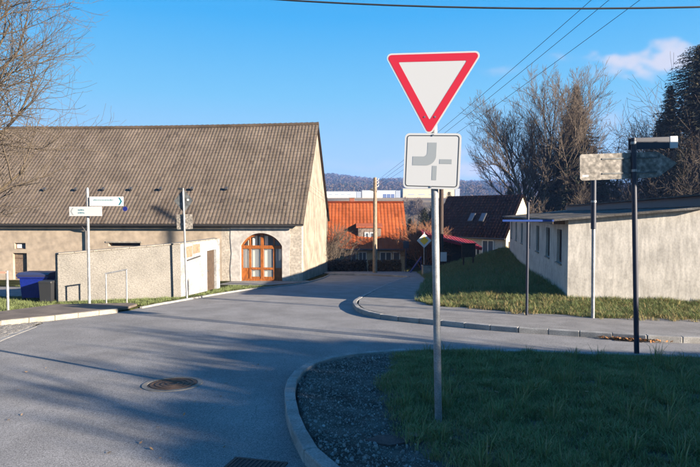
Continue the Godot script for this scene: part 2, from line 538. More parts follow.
func island_y(x: float, d: float) -> float:
	var p := Vector2(x, d)
	var e := edge_distance(p, island_line)
	if not Geometry2D.is_point_in_polygon(p, island_poly): e = -e
	var y := -SLOPE * d + lerpf(-0.1, 0.085, smoothstep(0.02, 0.09, e))
	y += 0.10 * smoothstep(0.8, 2.6, e) * smoothstep(1.0, 4.0, x) + 0.025 * wobble.get_noise_2d(x * 60, d * 60) * smoothstep(0.1, 0.5, e)
	return y

func bank_y(x: float, d: float) -> float:
	var p := Vector2(x, d)
	var e := edge_distance(p, bank_line)
	if not Geometry2D.is_point_in_polygon(p, bank_poly): e = -e
	var low := -SLOPE * d + 0.09
	if e < 0.0: return low - minf(0.25, -e * 0.6)
	var y := lerpf(low, PLATFORM, (smoothstep(0.0, 3.2, e) if d < 17.0 else lerpf(smoothstep(0.0, 3.2, e), clampf(e / 6.2, 0, 1), smoothstep(17.0, 24.0, d))))
	y += 0.04 * wobble.get_noise_2d(x * 30, d * 30) * smoothstep(0.0, 0.6, e)
	if d > 38.0: y = lerpf(y, terrain_y(x, d), smoothstep(38.0, 46.0, d))
	return y

func land(which: String, x: float, d: float) -> float:
	return bank_y(x, d) if which == "bank" else island_y(x, d)

func height_sheet(mb: MB, x0: float, x1: float, d0: float, d1: float, step: float, which: String) -> void:
	var nx := int(round((x1 - x0) / step))
	var nd := int(round((d1 - d0) / step))
	var grid := PackedInt32Array()
	grid.resize((nx + 1) * (nd + 1))
	for j in nd + 1:
		for i in nx + 1:
			var x := x0 + (x1 - x0) * i / nx
			var d := d0 + (d1 - d0) * j / nd
			var y: float = land(which, x, d)
			var gx: float = land(which, x + 0.05, d) - y
			var gd: float = land(which, x, d + 0.05) - y
			grid[j * (nx + 1) + i] = mb.vert(Vector3(x, y, -d), Vector3(-gx, 0.05, gd).normalized())
	for j in nd:
		for i in nx:
			if which == "island_corner" and x0 + (x1 - x0) * (i + 0.5) / nx < 3.9 - 0.5 * (d0 + (d1 - d0) * (j + 0.5) / nd): continue
			var a := grid[j * (nx + 1) + i]
			var b := a + 1
			var c := a + nx + 1
			mb.ix.append_array([a, c, b, b, c, c + 1])

func kerb(called: String, pts: Array, length: float, width: float, top: float, m: Material, start := 0, chamfer := 0.012) -> void:
	var line := smooth_line(poly(pts), length)
	var root := Node3D.new()
	root.name = numbered(called)
	root.set_meta("kind", "structure")
	add_child(root)
	var shapes := []
	for k in 3:
		var mb := MB.new()
		mb.cbox(Vector3(-length / 2 + 0.0015 + 0.001 * k, -0.16, -width / 2), Vector3(length / 2 - 0.0015 - 0.001 * k, top, width / 2), chamfer)
		shapes.append(mb.mesh())
	for k in range(start, line.size() - 1):
		var a := P(line[k].x, line[k].y)
		var b := P(line[k + 1].x, line[k + 1].y)
		var x := (b - a).normalized()
		var z := x.cross(Vector3.UP).normalized()
		var t := Transform3D(Basis(x, z.cross(x), z), (a + b) / 2 + Vector3(0, rng.randf_range(-0.004, 0.004), 0))
		t = t.rotated_local(Vector3.UP, rng.randf_range(-0.012, 0.012)).rotated_local(Vector3.RIGHT, rng.randf_range(-0.015, 0.015))
		inst("kerb_stone", shapes[rng.randi() % 3], m, root, t)

func tuft(blades: int, height: float, spread: float, seed_: int, dry: float) -> ArrayMesh:
	var r := RandomNumberGenerator.new()
	r.seed = seed_
	var mb := MB.new()
	for k in blades:
		var a := r.randf() * TAU
		var out := Vector3(cos(a), 0, sin(a))
		var side := Vector3(-sin(a), 0, cos(a))
		var p := out * r.randf() * spread * 0.6 + side * r.randf_range(-0.5, 0.5) * spread
		var h := height * r.randf_range(0.45, 1.1)
		var lean := r.randf_range(0.2, 0.95) * h
		var w := r.randf_range(0.0016, 0.0034) * (1.0 + height * 2.0)
		var base := Color(0.135, 0.175, 0.072).lerp(Color(0.205, 0.23, 0.098), r.randf())
		if r.randf() < dry: base = Color(0.36, 0.285, 0.15).lerp(Color(0.26, 0.19, 0.10), r.randf())
		mb.tint = base
		var m := p + Vector3(0, h * 0.6, 0) + out * lean * 0.3
		var e := p + Vector3(0, h, 0) + out * lean
		if lean > h * 0.75: e.y = h * 0.78
		mb.quad(p - side * w, p + side * w, m + side * w * 0.8, m - side * w * 0.8)
		mb.tri(m - side * w * 0.8, m + side * w * 0.8, e)
	return mb.mesh()

func scatter(called: String, label: String, category: String, mesh: Mesh, m: Material, places: Array, tints := PackedColorArray()) -> void:
	var mm := MultiMesh.new()
	mm.transform_format = MultiMesh.TRANSFORM_3D
	mm.use_colors = tints.size() > 0
	mm.mesh = mesh
	mm.instance_count = places.size()
	for k in places.size():
		mm.set_instance_transform(k, places[k])
		if tints.size(): mm.set_instance_color(k, tints[k])
	var o := MultiMeshInstance3D.new()
	o.name = numbered(called)
	o.multimesh = mm
	o.material_override = m
	o.set_meta("kind", "stuff")
	o.set_meta("label", label); o.set_meta("category", category)
	add_child(o)

func put(p: Vector3, s: float, lean := 0.15) -> Transform3D:
	var b := Basis(Vector3.UP, rng.randf() * TAU) * Basis(Vector3.RIGHT, rng.randf_range(-lean, lean))
	return Transform3D(b.scaled_local(Vector3(s, s * rng.randf_range(0.7, 1.3), s)), p)

func streets() -> void:
	# far and near land
	var mb := MB.new()
	var ds := [-80.0, -40.0, -16.0, 0.0, 14.0, 28.0, 36.0, 46.0, 60.0, 80.0, 110.0, 140.0, 180.0, 220.0, 250.0, 280.0, 320.0, 345.0, 380.0, 420.0, 460.0, 500.0, 560.0, 630.0, 700.0, 780.0, 860.0, 940.0, 1020.0, 1100.0, 1180.0, 1260.0, 1340.0, 1450.0, 1600.0, 1800.0, 2300.0, 3200.0]
	var cols := 60
	for j in ds.size():
		var d: float = ds[j]
		var half := 60.0 + maxf(d, 0.0) * 1.3
		for i in cols + 1:
			var x := -half + 2 * half * i / cols
			var y := terrain_y(x, d) - (0.06 if d < 37.0 else 0.0)
			if d < 40.0 and d > 8.0 and x > 6.0: y -= 0.6
			var c := Color(0.075, 0.085, 0.035)
			if d > 200.0: c = Color(0.105, 0.15, 0.042)
			if d > 330.0: c = Color(0.50, 0.37, 0.18)
			if d > 400.0: c = Color(0.52, 0.38, 0.19)
			if d > 510.0: c = Color(0.11, 0.095, 0.06)
			if d > 200.0 and d < 480.0 and wobble.get_noise_2d(x * 0.35, d * 0.15) > 0.12: c = Color(0.24, 0.18, 0.09)
			mb.tint = c
			mb.vert(Vector3(x, y, -d), Vector3(0, 1, 0.05 if d < 150.0 else 0.07).normalized())
	for j in ds.size() - 1:
		for i in cols:
			var a := j * (cols + 1) + i
			mb.ix.append_array([a, a + cols + 1, a + 1, a + 1, a + cols + 1, a + cols + 2])
	structure("ground", mb, M.terrain)

	mb = MB.new()
	flat(mb, poly([[-40, -14], [44, -14], [44, 13], [9, 14], [4.4, 20], [5.2, 36.5], [-1.2, 37.0], [-40, 37]]), 0.0)
	structure("road", mb, M.asphalt)

	# the yard and verge on the far left, flush with a low kerb
	mb = MB.new()
	flat(mb, poly([[-40, 7], [-13.5, 8.2], [-11.2, 9.9], [-9.8, 11.3], [-8.6, 12.7], [-7.66, 13.95], [-6.62, 15.75], [-6.62, 16.5], [-6.4, 17.6], [-4.86, 23.05], [-2.72, 27.5], [-1.85, 32.1], [-1.5, 37], [-40, 37]]), 0.05, 0.12)
	structure("verge", mb, M.turf)
	mb = MB.new()
	flat(mb, poly([[-13.0, 8.6], [-11.2, 9.95], [-9.8, 11.35], [-8.6, 12.75], [-7.7, 13.95], [-6.66, 15.75], [-6.72, 16.6], [-7.03, 16.9], [-9.2, 16.5], [-9.75, 14.5], [-11.5, 12.6], [-14.2, 10.6]]), 0.118, 0.12)
	structure("pavement_left", mb, M.paver)
	# hard standing in front of the barn door
	mb = MB.new()
	flat(mb, poly([[-6.6, 26.4], [-4.2, 25.6], [-3.0, 27.4], [-2.2, 29.2], [-2.7, 30.2], [-6.5, 29.6]]), 0.056)
	structure("barn_forecourt", mb, M.pavement)
	mb = MB.new()
	flat(mb, poly([[-30.0, 19.6], [-10.0, 19.9], [-10.0, 24.5], [-30.0, 25.5]]), 0.056)
	structure("barn_drive", mb, M.pavement)
	kerb("kerb_left", [[-13.0, 8.5], [-11.2, 9.85], [-9.75, 11.2], [-8.5, 12.65], [-7.58, 13.87], [-6.56, 15.67]], 0.62, 0.13, 0.125, M.kerb_warm)
	kerb("kerb_barn", [[-6.5, 16.35], [-6.3, 17.4], [-4.8, 22.95], [-2.65, 27.45], [-1.78, 32.1], [-1.42, 36.6]], 0.8, 0.10, 0.058, M.kerb)
	# cobbled corner with its flush edging strip
	mb = MB.new()
	flat(mb, poly([[-7.12, 10.6], [-7.66, 13.1], [-7.9, 13.4], [-8.55, 12.6], [-9.8, 11.15], [-11.3, 9.75], [-12.0, 9.0], [-9.0, 9.2]]), 0.003)
	var cob := structure("cobbled_corner", mb, M.soil)
	mb = MB.new()
	var outline := poly([[-7.2, 10.7], [-7.72, 13.1], [-7.95, 13.25], [-8.55, 12.45], [-9.8, 11.0], [-11.0, 9.8], [-9.0, 9.35]])
	var setts := MB.new()
	var sx := -11.0
	while sx < -7.0:
		var sd := 9.4
		while sd < 13.4:
			var q := Vector2(sx + rng.randf_range(-0.012, 0.012), sd + rng.randf_range(-0.012, 0.012))
			if Geometry2D.is_point_in_polygon(q, outline):
				setts.cbox(Vector3(-0.046, -0.04, -0.046), Vector3(0.046, 0.014 + rng.randf() * 0.008, 0.046), 0.012, Transform3D(tilt() * Basis(Vector3.UP, rng.randf_range(-0.1, 0.1)), P(q.x, q.y)))
			sd += 0.105
		sx += 0.105
	var so := part("sett", setts, M.granite, cob)
	so.set_meta("kind", "stuff")
	kerb("edging_strip", [[-6.6, 8.6], [-7.12, 10.6], [-7.66, 13.1]], 0.8, 0.16, 0.008, M.kerb, 0, 0.004)

	# right-hand pavement
	mb = MB.new()
	flat(mb, poly([[3.42, 32.1], [2.32, 27.6], [1.4, 23.6], [0.32, 18.0], [0.27, 16.5], [0.43, 15.22], [0.98, 13.97], [2.23, 12.86], [3.43, 11.93], [4.54, 11.38], [5.58, 10.88], [6.9, 10.42], [12, 9.8], [30, 9.2], [44, 9], [44, 12], [14, 12.9], [8.3, 13.4], [6.4, 13.9], [4.9, 14.9], [3.2, 16.2], [2.6, 17.6], [3.2, 20.6], [4.8, 29.1], [5.2, 33]]), 0.116, 0.1)
	structure("pavement_right", mb, M.pavement)
	kerb("kerb_right", [[3.35, 32.1], [2.26, 27.6], [1.34, 23.6], [0.26, 18.2], [0.19, 16.46], [0.35, 15.18], [0.92, 13.89], [2.19, 12.79], [3.39, 11.86], [4.52, 11.31], [5.56, 10.81], [6.9, 10.35], [12, 9.75], [20, 9.4]], 0.62, 0.13, 0.122, M.kerb)
	# far pavement where the street bends away
	mb = MB.new()
	flat(mb, poly([[-1.5, 36.9], [1.0, 36.4], [3.5, 34.0], [4.0, 32.0], [5.6, 33.0], [6.0, 40.2], [-3.0, 40.2]]), 0.11, 0.1)
	structure("pavement_far", mb, M.pavement)
	kerb("kerb_far", [[-1.45, 36.85], [1.0, 36.35], [3.45, 33.95], [3.5, 32.2]], 0.8, 0.13, 0.115, M.kerb)

	# traffic island: mound of turf with a gravel nose
	island_line = smooth_line(poly(ISLAND), 0.25)
	island_poly = island_line.duplicate()
	island_poly.append_array(PackedVector2Array([Vector2(26, -9), Vector2(8, -9)]))
	mb = MB.new()
	height_sheet(mb, -1.0, 8.0, 0.6, 9.3, 0.1, "island")
	height_sheet(mb, 8.0, 26.0, -9.0, 8.6, 0.6, "island")
	height_sheet(mb, 3.4, 8.0, -9.0, 0.6, 0.46, "island_corner")
	structure("traffic_island", mb, M.gravel_bed)
	kerb("kerb_island", ISLAND, 0.5, 0.13, 0.125, M.kerb)
	var turf_poly := poly(TURF_EDGE)
	turf_poly.append_array(poly([[26, -9], [26, 7.6], [14, 7.85], [7, 8.3], [4, 8.72], [2.6, 8.98], [1.5, 9.05]]))
	var places := []
	var small := []
	var tints := PackedColorArray()
	var stints := PackedColorArray()
	while places.size() < 15000:
		var d := 9.05 - 7.6 * pow(rng.randf(), 1.25)
		var x := rng.randf_range(0.2, 1.2 + d * 0.78)
		if not Geometry2D.is_point_in_polygon(Vector2(x, d), turf_poly): continue
		var edge := edge_distance(Vector2(x, d), poly(TURF_EDGE))
		if edge < 0.35 and rng.randf() > edge / 0.35 + 0.15: continue
		var clump := wobble.get_noise_2d(x * 70, d * 70) * 0.5 + 0.5
		if rng.randf() > 0.3 + clump: continue
		places.append(put(Vector3(x, island_y(x, d) - 0.005, -d), rng.randf_range(0.45, 0.8) + clump * 0.55))
		var l := 0.65 + 0.4 * clump + rng.randf() * 0.3
		var old := clampf(wobble.get_noise_2d(x * 30 + 500, d * 30) * 1.6 + 0.15, 0, 1)
		tints.append(Color(l, l, l).lerp(Color(l * 1.5, l * 1.15, l * 1.2), old * rng.randf()))
	scatter("island_grass", "short tufted grass covering the traffic island round the give way sign", "grass", tuft(20, 0.078, 0.10, 3, 0.24), M.blades, places, tints)
	places = []
	while places.size() < 170:
		var d := rng.randf_range(3.0, 9.0)
		var x := rng.randf_range(0.5, 1.0 + d * 0.75)
		if not Geometry2D.is_point_in_polygon(Vector2(x, d), turf_poly): continue
		places.append(put(Vector3(x, island_y(x, d) - 0.01, -d), rng.randf_range(0.7, 1.3)))
	scatter("tall_grass", "longer arching grass clumps scattered over the traffic island", "grass", tuft(26, 0.21, 0.10, 9, 0.16), M.blades, places)
	# loose stones on the nose of the island
	var peb := pebble(4)
	places = []
	tints = PackedColorArray()
	while places.size() < 9000:
		var d := rng.randf_range(3.2, 9.0)
		var x := rng.randf_range(-0.8, 1.5)
		var p := Vector2(x, d)
		if not Geometry2D.is_point_in_polygon(p, island_poly) or edge_distance(p, island_line) < 0.1: continue
		if Geometry2D.is_point_in_polygon(p, turf_poly) and rng.randf() < 0.88: continue
		var s := 0.004 + 0.014 * pow(rng.randf(), 6.0)
		if d < 5.0 and rng.randf() < 0.25: s *= 1.5
		places.append(Transform3D(Basis.from_euler(Vector3(rng.randf(), rng.randf(), rng.randf()) * TAU).scaled_local(Vector3(s, s * 0.7, s * 1.2)), Vector3(x, island_y(x, d) + s * 0.25, -d)))
		var g := rng.randf_range(0.12, 0.28)
		if rng.randf() < 0.02: g = rng.randf_range(0.35, 0.5)
		tints.append(Color(g, g * 0.95, g * 0.88))
	scatter("gravel", "loose grey gravel on the nose of the traffic island", "gravel", peb, M.stones, places, tints)
	var st := thing("flat_stone", "flat reddish stone slab lying in the gravel of the island", "stone", Vector3(0.36, island_y(0.36, 4.82), -4.82))
	mb = MB.new()
	var sp := PackedVector2Array()
	for k in 12: sp.append(Vector2(cos(TAU * k / 12) * 0.2, sin(TAU * k / 12) * 0.105) * (1.0 + 0.14 * sin(k * 2.3)))
	mb.prism(sp, -0.02, 0.018, Transform3D(Basis(Vector3.RIGHT, -PI / 2), Vector3.ZERO))
	part("slab", mb, mat("slab_stone", Color(0.14, 0.095, 0.085), 0.9, T.fine, 0.4, T.coarse, 0.6, T.relief, 0.4), st)

	# grass bank in front of and beside the low building
	bank_line = poly(BANK_EDGE)
	bank_poly = bank_line.duplicate()
	bank_poly.append_array(PackedVector2Array([Vector2(44, 60), Vector2(4.9, 60)]))
	mb = MB.new()
	height_sheet(mb, 1.4, 11.0, 11.0, 47.0, 0.3, "bank")
	height_sheet(mb, 11.0, 44.0, 10.4, 47.0, 1.5, "bank")
	structure("grass_bank", mb, M.turf)
	places = []
	tints = PackedColorArray()
	while places.size() < 15000:
		var near := rng.randf() < 0.72
		var d := rng.randf_range(11.8, 17.5) if near else rng.randf_range(17.0, 38.0)
		var x := rng.randf_range(2.0, 12.5)
		var p := Vector2(x, d)
		if not Geometry2D.is_point_in_polygon(p, bank_poly): continue
		var u := x - 6.4; var w := d - 15.5
		if u * 0.977 - w * 0.214 > -0.05 and u * 0.214 + w * 0.977 > -0.05: continue
		var y := bank_y(x, d)
		if y < -SLOPE * d + 0.1: continue
		var clump := wobble.get_noise_2d(x * 45, d * 45) * 0.5 + 0.5
		places.append(put(Vector3(x, y - 0.01, -d), (0.5 + clump * 0.6) * (1.0 if near else 1.5)))
		tints.append(Color(1, 1, 1) * rng.randf_range(0.75, 1.2))
	scatter("bank_grass", "rough sunlit grass on the bank before the low rendered building", "grass", tuft(14, 0.17, 0.12, 5, 0.27), M.blades, places, tints)
	places = []
	while places.size() < 380:
		var d := rng.randf_range(12.0, 17.0)
		var x := rng.randf_range(2.6, 11.5)
		if not Geometry2D.is_point_in_polygon(Vector2(x, d), bank_poly): continue
		if (x - 6.4) * 0.977 - (d - 15.5) * 0.214 > -0.05 and (x - 6.4) * 0.214 + (d - 15.5) * 0.977 > -0.05: continue
		if wobble.get_noise_2d(x * 50 + 300, d * 50) < 0.05: continue
		places.append(put(Vector3(x, bank_y(x, d) - 0.01, -d), rng.randf_range(0.7, 1.3), 0.4))
	scatter("straw_clumps", "withered straw coloured clumps in the grass before the low building", "grass", tuft(22, 0.17, 0.14, 25, 0.8), M.blades, places)
	# thin grass on the far left verge
	places = []
	tints = PackedColorArray()
	var bare := poly([[-13.0, 8.6], [-11.2, 9.95], [-6.5, 15.7], [-6.5, 16.6], [-7.03, 16.95], [-9.2, 16.6], [-9.75, 14.6], [-14.2, 10.6]])
	var lot := poly([[-22, 14], [-9.9, 14.5], [-9.3, 16.6], [-6.5, 16.7], [-4.95, 23.05], [-3.0, 27.0], [-2.9, 29.0], [-22, 31]])
	while places.size() < 6500:
		var d := rng.randf_range(14.0, 28.8)
		var x := rng.randf_range(-16.0, -3.0)
		var p := Vector2(x, d)
		if not Geometry2D.is_point_in_polygon(p, lot) or Geometry2D.is_point_in_polygon(p, bare): continue
		if x > -10.0 and d > 17.85 + (x + 10.0) * 0.46 and x < -6.1 + (d - 19.2) * 0.05: continue
		if x > -6.6 and d > 25.6: continue
		if x < -10.0 and d > 19.7 and d < 25.0: continue
		places.append(put(Vector3(x, -SLOPE * d + 0.045, -d), rng.randf_range(0.35, 0.8)))
		tints.append(Color(1, 1, 1) * rng.randf_range(0.75, 1.2))
	scatter("verge_grass", "short grass along the barn yard wall and by the bins", "grass", tuft(10, 0.14, 0.14, 6, 0.2), M.blades, places, tints)

	# iron in the road
	manhole()
	drain("drain_grate", "slotted iron drain grate by the island kerb at the picture's bottom edge", -0.82, 4.42, -14.0, 0.5, 0.34, 11)
	drain("gully_grate", "gully grate at the far kerb, strewn with brown leaves", 5.62, 10.62, -24.0, 0.5, 0.3, 9)
	places = []
	tints = PackedColorArray()
	for k in 260:
		var x := 5.66 + rng.randfn(0, 0.26)
		var d := 10.83 - (x - 5.56) * 0.42 - 0.1 - absf(rng.randfn(0, 0.09))
		places.append(Transform3D(Basis.from_euler(Vector3(rng.randf_range(-0.7, 0.7), rng.randf() * TAU, rng.randf_range(-0.7, 0.7))).scaled_local(Vector3.ONE * rng.randf_range(0.03, 0.055)), P(x, d, 0.012 + rng.randf() * 0.035)))
		tints.append(Color(0.30, 0.13, 0.04).lerp(Color(0.15, 0.08, 0.03), rng.randf()))
	for k in 120:   # strays on the island and the near road
		var x := rng.randf_range(0.6, 6.0)
		var d := rng.randf_range(3.4, 8.4)
		if k % 3 == 0: x = rng.randf_range(-5.0, -0.9)
		places.append(Transform3D(Basis.from_euler(Vector3(rng.randf_range(-0.5, 0.5), rng.randf() * TAU, rng.randf_range(-0.5, 0.5))).scaled_local(Vector3.ONE * rng.randf_range(0.012, 0.03)), Vector3(x, (island_y(x, d) + 0.06) if x > 0.0 else (-SLOPE * d + 0.01), -d)))
		tints.append(Color(0.34, 0.22, 0.11).lerp(Color(0.18, 0.11, 0.06), rng.randf()))
	var leaf := MB.new()
	leaf.quad(Vector3(-1, 0, 0), Vector3(0, 0.12, 0.45), Vector3(1, 0.25, 0), Vector3(0, 0.12, -0.45))
	scatter("fallen_leaves", "brown fallen leaves at the far kerb gully and strewn over the island", "leaves", leaf.mesh(), M.stones, places, tints)

func pebble(seed_: int) -> ArrayMesh:
	var r := RandomNumberGenerator.new()
	r.seed = seed_
	var mb := MB.new()
	var rows := []
	for j in 4:
		var row := []
		for i in 6:
			var la := -PI / 2 + PI * j / 3.0
			var lo := TAU * i / 6.0
			row.append(Vector3(cos(la) * cos(lo), sin(la), cos(la) * sin(lo)) * r.randf_range(0.8, 1.15) if j in [1, 2] else Vector3(0, sin(la) * 0.9, 0))
		rows.append(row)
	for j in 3:
		for i in 6:
			mb.quad(rows[j][(i + 1) % 6], rows[j][i], rows[j + 1][i], rows[j + 1][(i + 1) % 6])
	return mb.mesh()

func manhole() -> void:
	var t := thing("manhole_cover", "round rusty iron manhole cover in the asphalt", "manhole", P(-2.44, 7.2))
	t.basis = tilt()
	var flat_t := Transform3D(Basis(Vector3.RIGHT, -PI / 2), Vector3.ZERO)
	var mb := MB.new()
	mb.ring(circle(0.40, 40), circle(0.335, 40), -0.02, 0.008, flat_t)
	part("frame_ring", mb, M.concrete, t)
	mb = MB.new()
	mb.prism(circle(0.328, 40), -0.03, 0.004, flat_t)
	var c := part("lid", mb, M.iron, t)
	for r in [0.30, 0.23, 0.16, 0.09]:
		mb = MB.new()
		mb.ring(circle(r, 32), circle(r - 0.028, 32), 0.0, 0.011, flat_t)
		part("raised_rib", mb, M.iron, c)

func drain(called: String, label: String, x: float, d: float, turn: float, w: float, l: float, bars: int) -> void:
	var t := thing(called, label, "drain", P(x, d))
	t.basis = tilt() * Basis(Vector3.UP, deg_to_rad(turn))
	var mb := MB.new()
	var f := Transform3D(Basis(Vector3.RIGHT, -PI / 2), Vector3.ZERO)
	mb.ring(rrect(w, l, 0.01), rrect(w - 0.06, l - 0.06, 0.005), -0.02, 0.009, f)
	part("frame", mb, M.iron_dark, t)
	mb = MB.new()
	mb.prism(rrect(w - 0.06, l - 0.06, 0.005), -0.02, 0.0045, f)
	part("pit", mb, M.dark_inside, t)
	for k in bars:
		mb = MB.new()
		var bx := -w / 2 + 0.03 + (w - 0.06) * (k + 0.5) / bars
		mb.box(Vector3(bx - 0.009, -0.01, -l / 2 + 0.032), Vector3(bx + 0.009, 0.0085, l / 2 - 0.032))
		part("bar", mb, M.iron_dark, t)

# ---------------------------------------------------------------- signs and posts
func give_way_sign() -> void:
	var t := thing("give_way_sign", "red and white give way triangle above a grey priority road plate on a galvanised post", "road sign", Vector3(0.91, -0.27, -5.37))
	t.rotation_degrees = Vector3(0, -13.0, 1.25)
	var mb := MB.new()
	mb.tube([Vector3(0, -0.05, 0), Vector3(0, 3.68, 0)], [0.037, 0.037], 20)
	part("post", mb, M.galvanised, t)
	var cx := -0.018
	var tri_t := Transform3D(Basis(), Vector3(cx, 0, 0))
	mb = MB.new()
	mb.prism(rtri(0.492, 3.752, 2.905, 0.045), 0.052, 0.056, tri_t)
	var plate := part("triangle_plate", mb, M.sign_white, t)
	mb = MB.new()
	var o := rtri(0.466, 3.736, 2.934, 0.032)
	var i := rtri(0.338, 3.662, 3.083, 0.008)
	mb.ring(o, i, 0.056, 0.0575, tri_t)
	part("red_border", mb, M.sign_red, plate)
	mb = MB.new()
	mb.prism(rtri(0.492, 3.752, 2.905, 0.045), 0.050, 0.0515, tri_t)
	part("back_sheet", mb, M.sign_back, plate)
	for s in [-1, 1]:
		mb = MB.new()
		mb.prism(circle(0.009, 10, s * 0.052 + cx, 3.113), 0.0575, 0.061)
		part("bolt", mb, M.zinc, plate)
	# supplementary plate: priority road bends from above to the left
	var y := 2.672
	mb = MB.new()
	mb.prism(rrect(0.562, 0.555, 0.045, cx, y), 0.052, 0.056)
	var sq := part("priority_plate", mb, M.sign_white, t)
	mb = MB.new()
	mb.ring(rrect(0.522, 0.515, 0.03, cx, y), rrect(0.506, 0.499, 0.022, cx, y), 0.056, 0.0574)
	part("black_border", mb, M.sign_black, sq)
	mb = MB.new()
	mb.prism(rrect(0.562, 0.555, 0.045, cx, y), 0.050, 0.0515)
	part("back_sheet", mb, M.sign_back, sq)
	var bend := PackedVector2Array([Vector2(-0.05, 0.185), Vector2(-0.05, 0.085)])
	for k in 6: bend.append(Vector2(-0.09, 0.085) + Vector2.from_angle(-PI / 2 * k / 5.0) * 0.04)
	bend.append_array([Vector2(-0.195, 0.045), Vector2(-0.195, -0.045), Vector2(-0.06, -0.045)])
	for k in 8: bend.append(Vector2(-0.06, 0.055) + Vector2.from_angle(-PI / 2 + PI / 2 * k / 7.0) * 0.10)
	bend.append(Vector2(0.04, 0.185))
	mb = MB.new()
	mb.prism(bend, 0.056, 0.0574, Transform3D(Basis(), Vector3(cx, y, 0)))
	part("priority_bend", mb, M.sign_grey, sq)
	mb = MB.new()
	mb.box(Vector3(cx + 0.005, y - 0.19, 0.056), Vector3(cx + 0.051, y - 0.047, 0.0574))
	part("side_road_mark", mb, M.sign_grey, sq)
	mb = MB.new()
	mb.box(Vector3(cx + 0.075, y - 0.026, 0.056), Vector3(cx + 0.195, y + 0.02, 0.0574))
	part("side_road_mark", mb, M.sign_grey, sq)
	for yy in [y + 0.258, y - 0.258]:
		mb = MB.new()
		mb.prism(circle(0.01, 10, cx, yy), 0.0575, 0.062)
		part("bolt", mb, M.zinc, sq)
	for pl in [plate, sq]:   # the plates hang level on the leaning post
		var mid := Vector3(cx, 3.35 if pl == plate else y, 0.05)
		pl.transform = Transform3D(Basis(Vector3.BACK, -0.06), mid - Basis(Vector3.BACK, -0.06) * mid)
	for yy in [3.3, 3.6, 2.5, 2.82]: clamp_ring(t, yy, 0.037)

func clamp_ring(t: Node3D, yy: float, r: float) -> void:
	var mb := MB.new()
	mb.tube([Vector3(0, yy - 0.02, 0), Vector3(0, yy + 0.02, 0)], [r + 0.006, r + 0.006], 14)
	part("clamp", mb, M.zinc, t)

func direction_board() -> void:
	# seen from behind: a wide arrow board below a narrow box board
	var t := thing("direction_signpost", "post coloured dark for shade carrying the backs of an arrow board and a narrow box sign", "road sign", Vector3(4.75, -0.52, -8.68))
	t.rotation_degrees.z = 2.0
	var mb := MB.new()
	mb.tube([Vector3(0, -0.1, 0), Vector3(0, 3.63, 0)], [0.04, 0.04], 16)
	part("post", mb, M.post_dark, t)  # shade on the post is put into its dark colour
	var b := PackedVector2Array()
	b.append_array([Vector2(-0.86, 3.0), Vector2(-0.86, 3.37), Vector2(-0.83, 3.4), Vector2(0.42, 3.4), Vector2(0.74, 3.2), Vector2(0.42, 2.98), Vector2(-0.83, 2.97)])
	mb = MB.new()
	mb.prism(b, -0.064, -0.046)
	var ar := part("arrow_board", mb, M.sign_back_pale, t, "weathered grey back of the arrow board")
	for yy in [3.07, 3.31]:
		mb = MB.new()
		mb.box(Vector3(-0.5, yy - 0.012, -0.046), Vector3(0.4, yy + 0.012, -0.036))
		part("rail", mb, M.sign_back, ar)
	mb = MB.new()
	mb.box(Vector3(-0.82, 3.03, -0.046), Vector3(-0.72, 3.06, -0.0445))
	part("sticker", mb, M.sign_white, ar)
	mb = MB.new()
	mb.cbox(Vector3(-0.05, 3.45, -0.075), Vector3(0.62, 3.64, -0.042), 0.006)
	var nb := part("box_board", mb, M.post_dark, t, "back of the narrow upper board coloured dark for shade")  # shade on this board is painted in as navy
	mb = MB.new()
	mb.cbox(Vector3(0.62, 3.45, -0.078), Vector3(0.75, 3.645, -0.036), 0.006)
	part("white_end", mb, M.sign_white, nb)
	clamp_ring(t, 3.1, 0.04); clamp_ring(t, 3.55, 0.04)

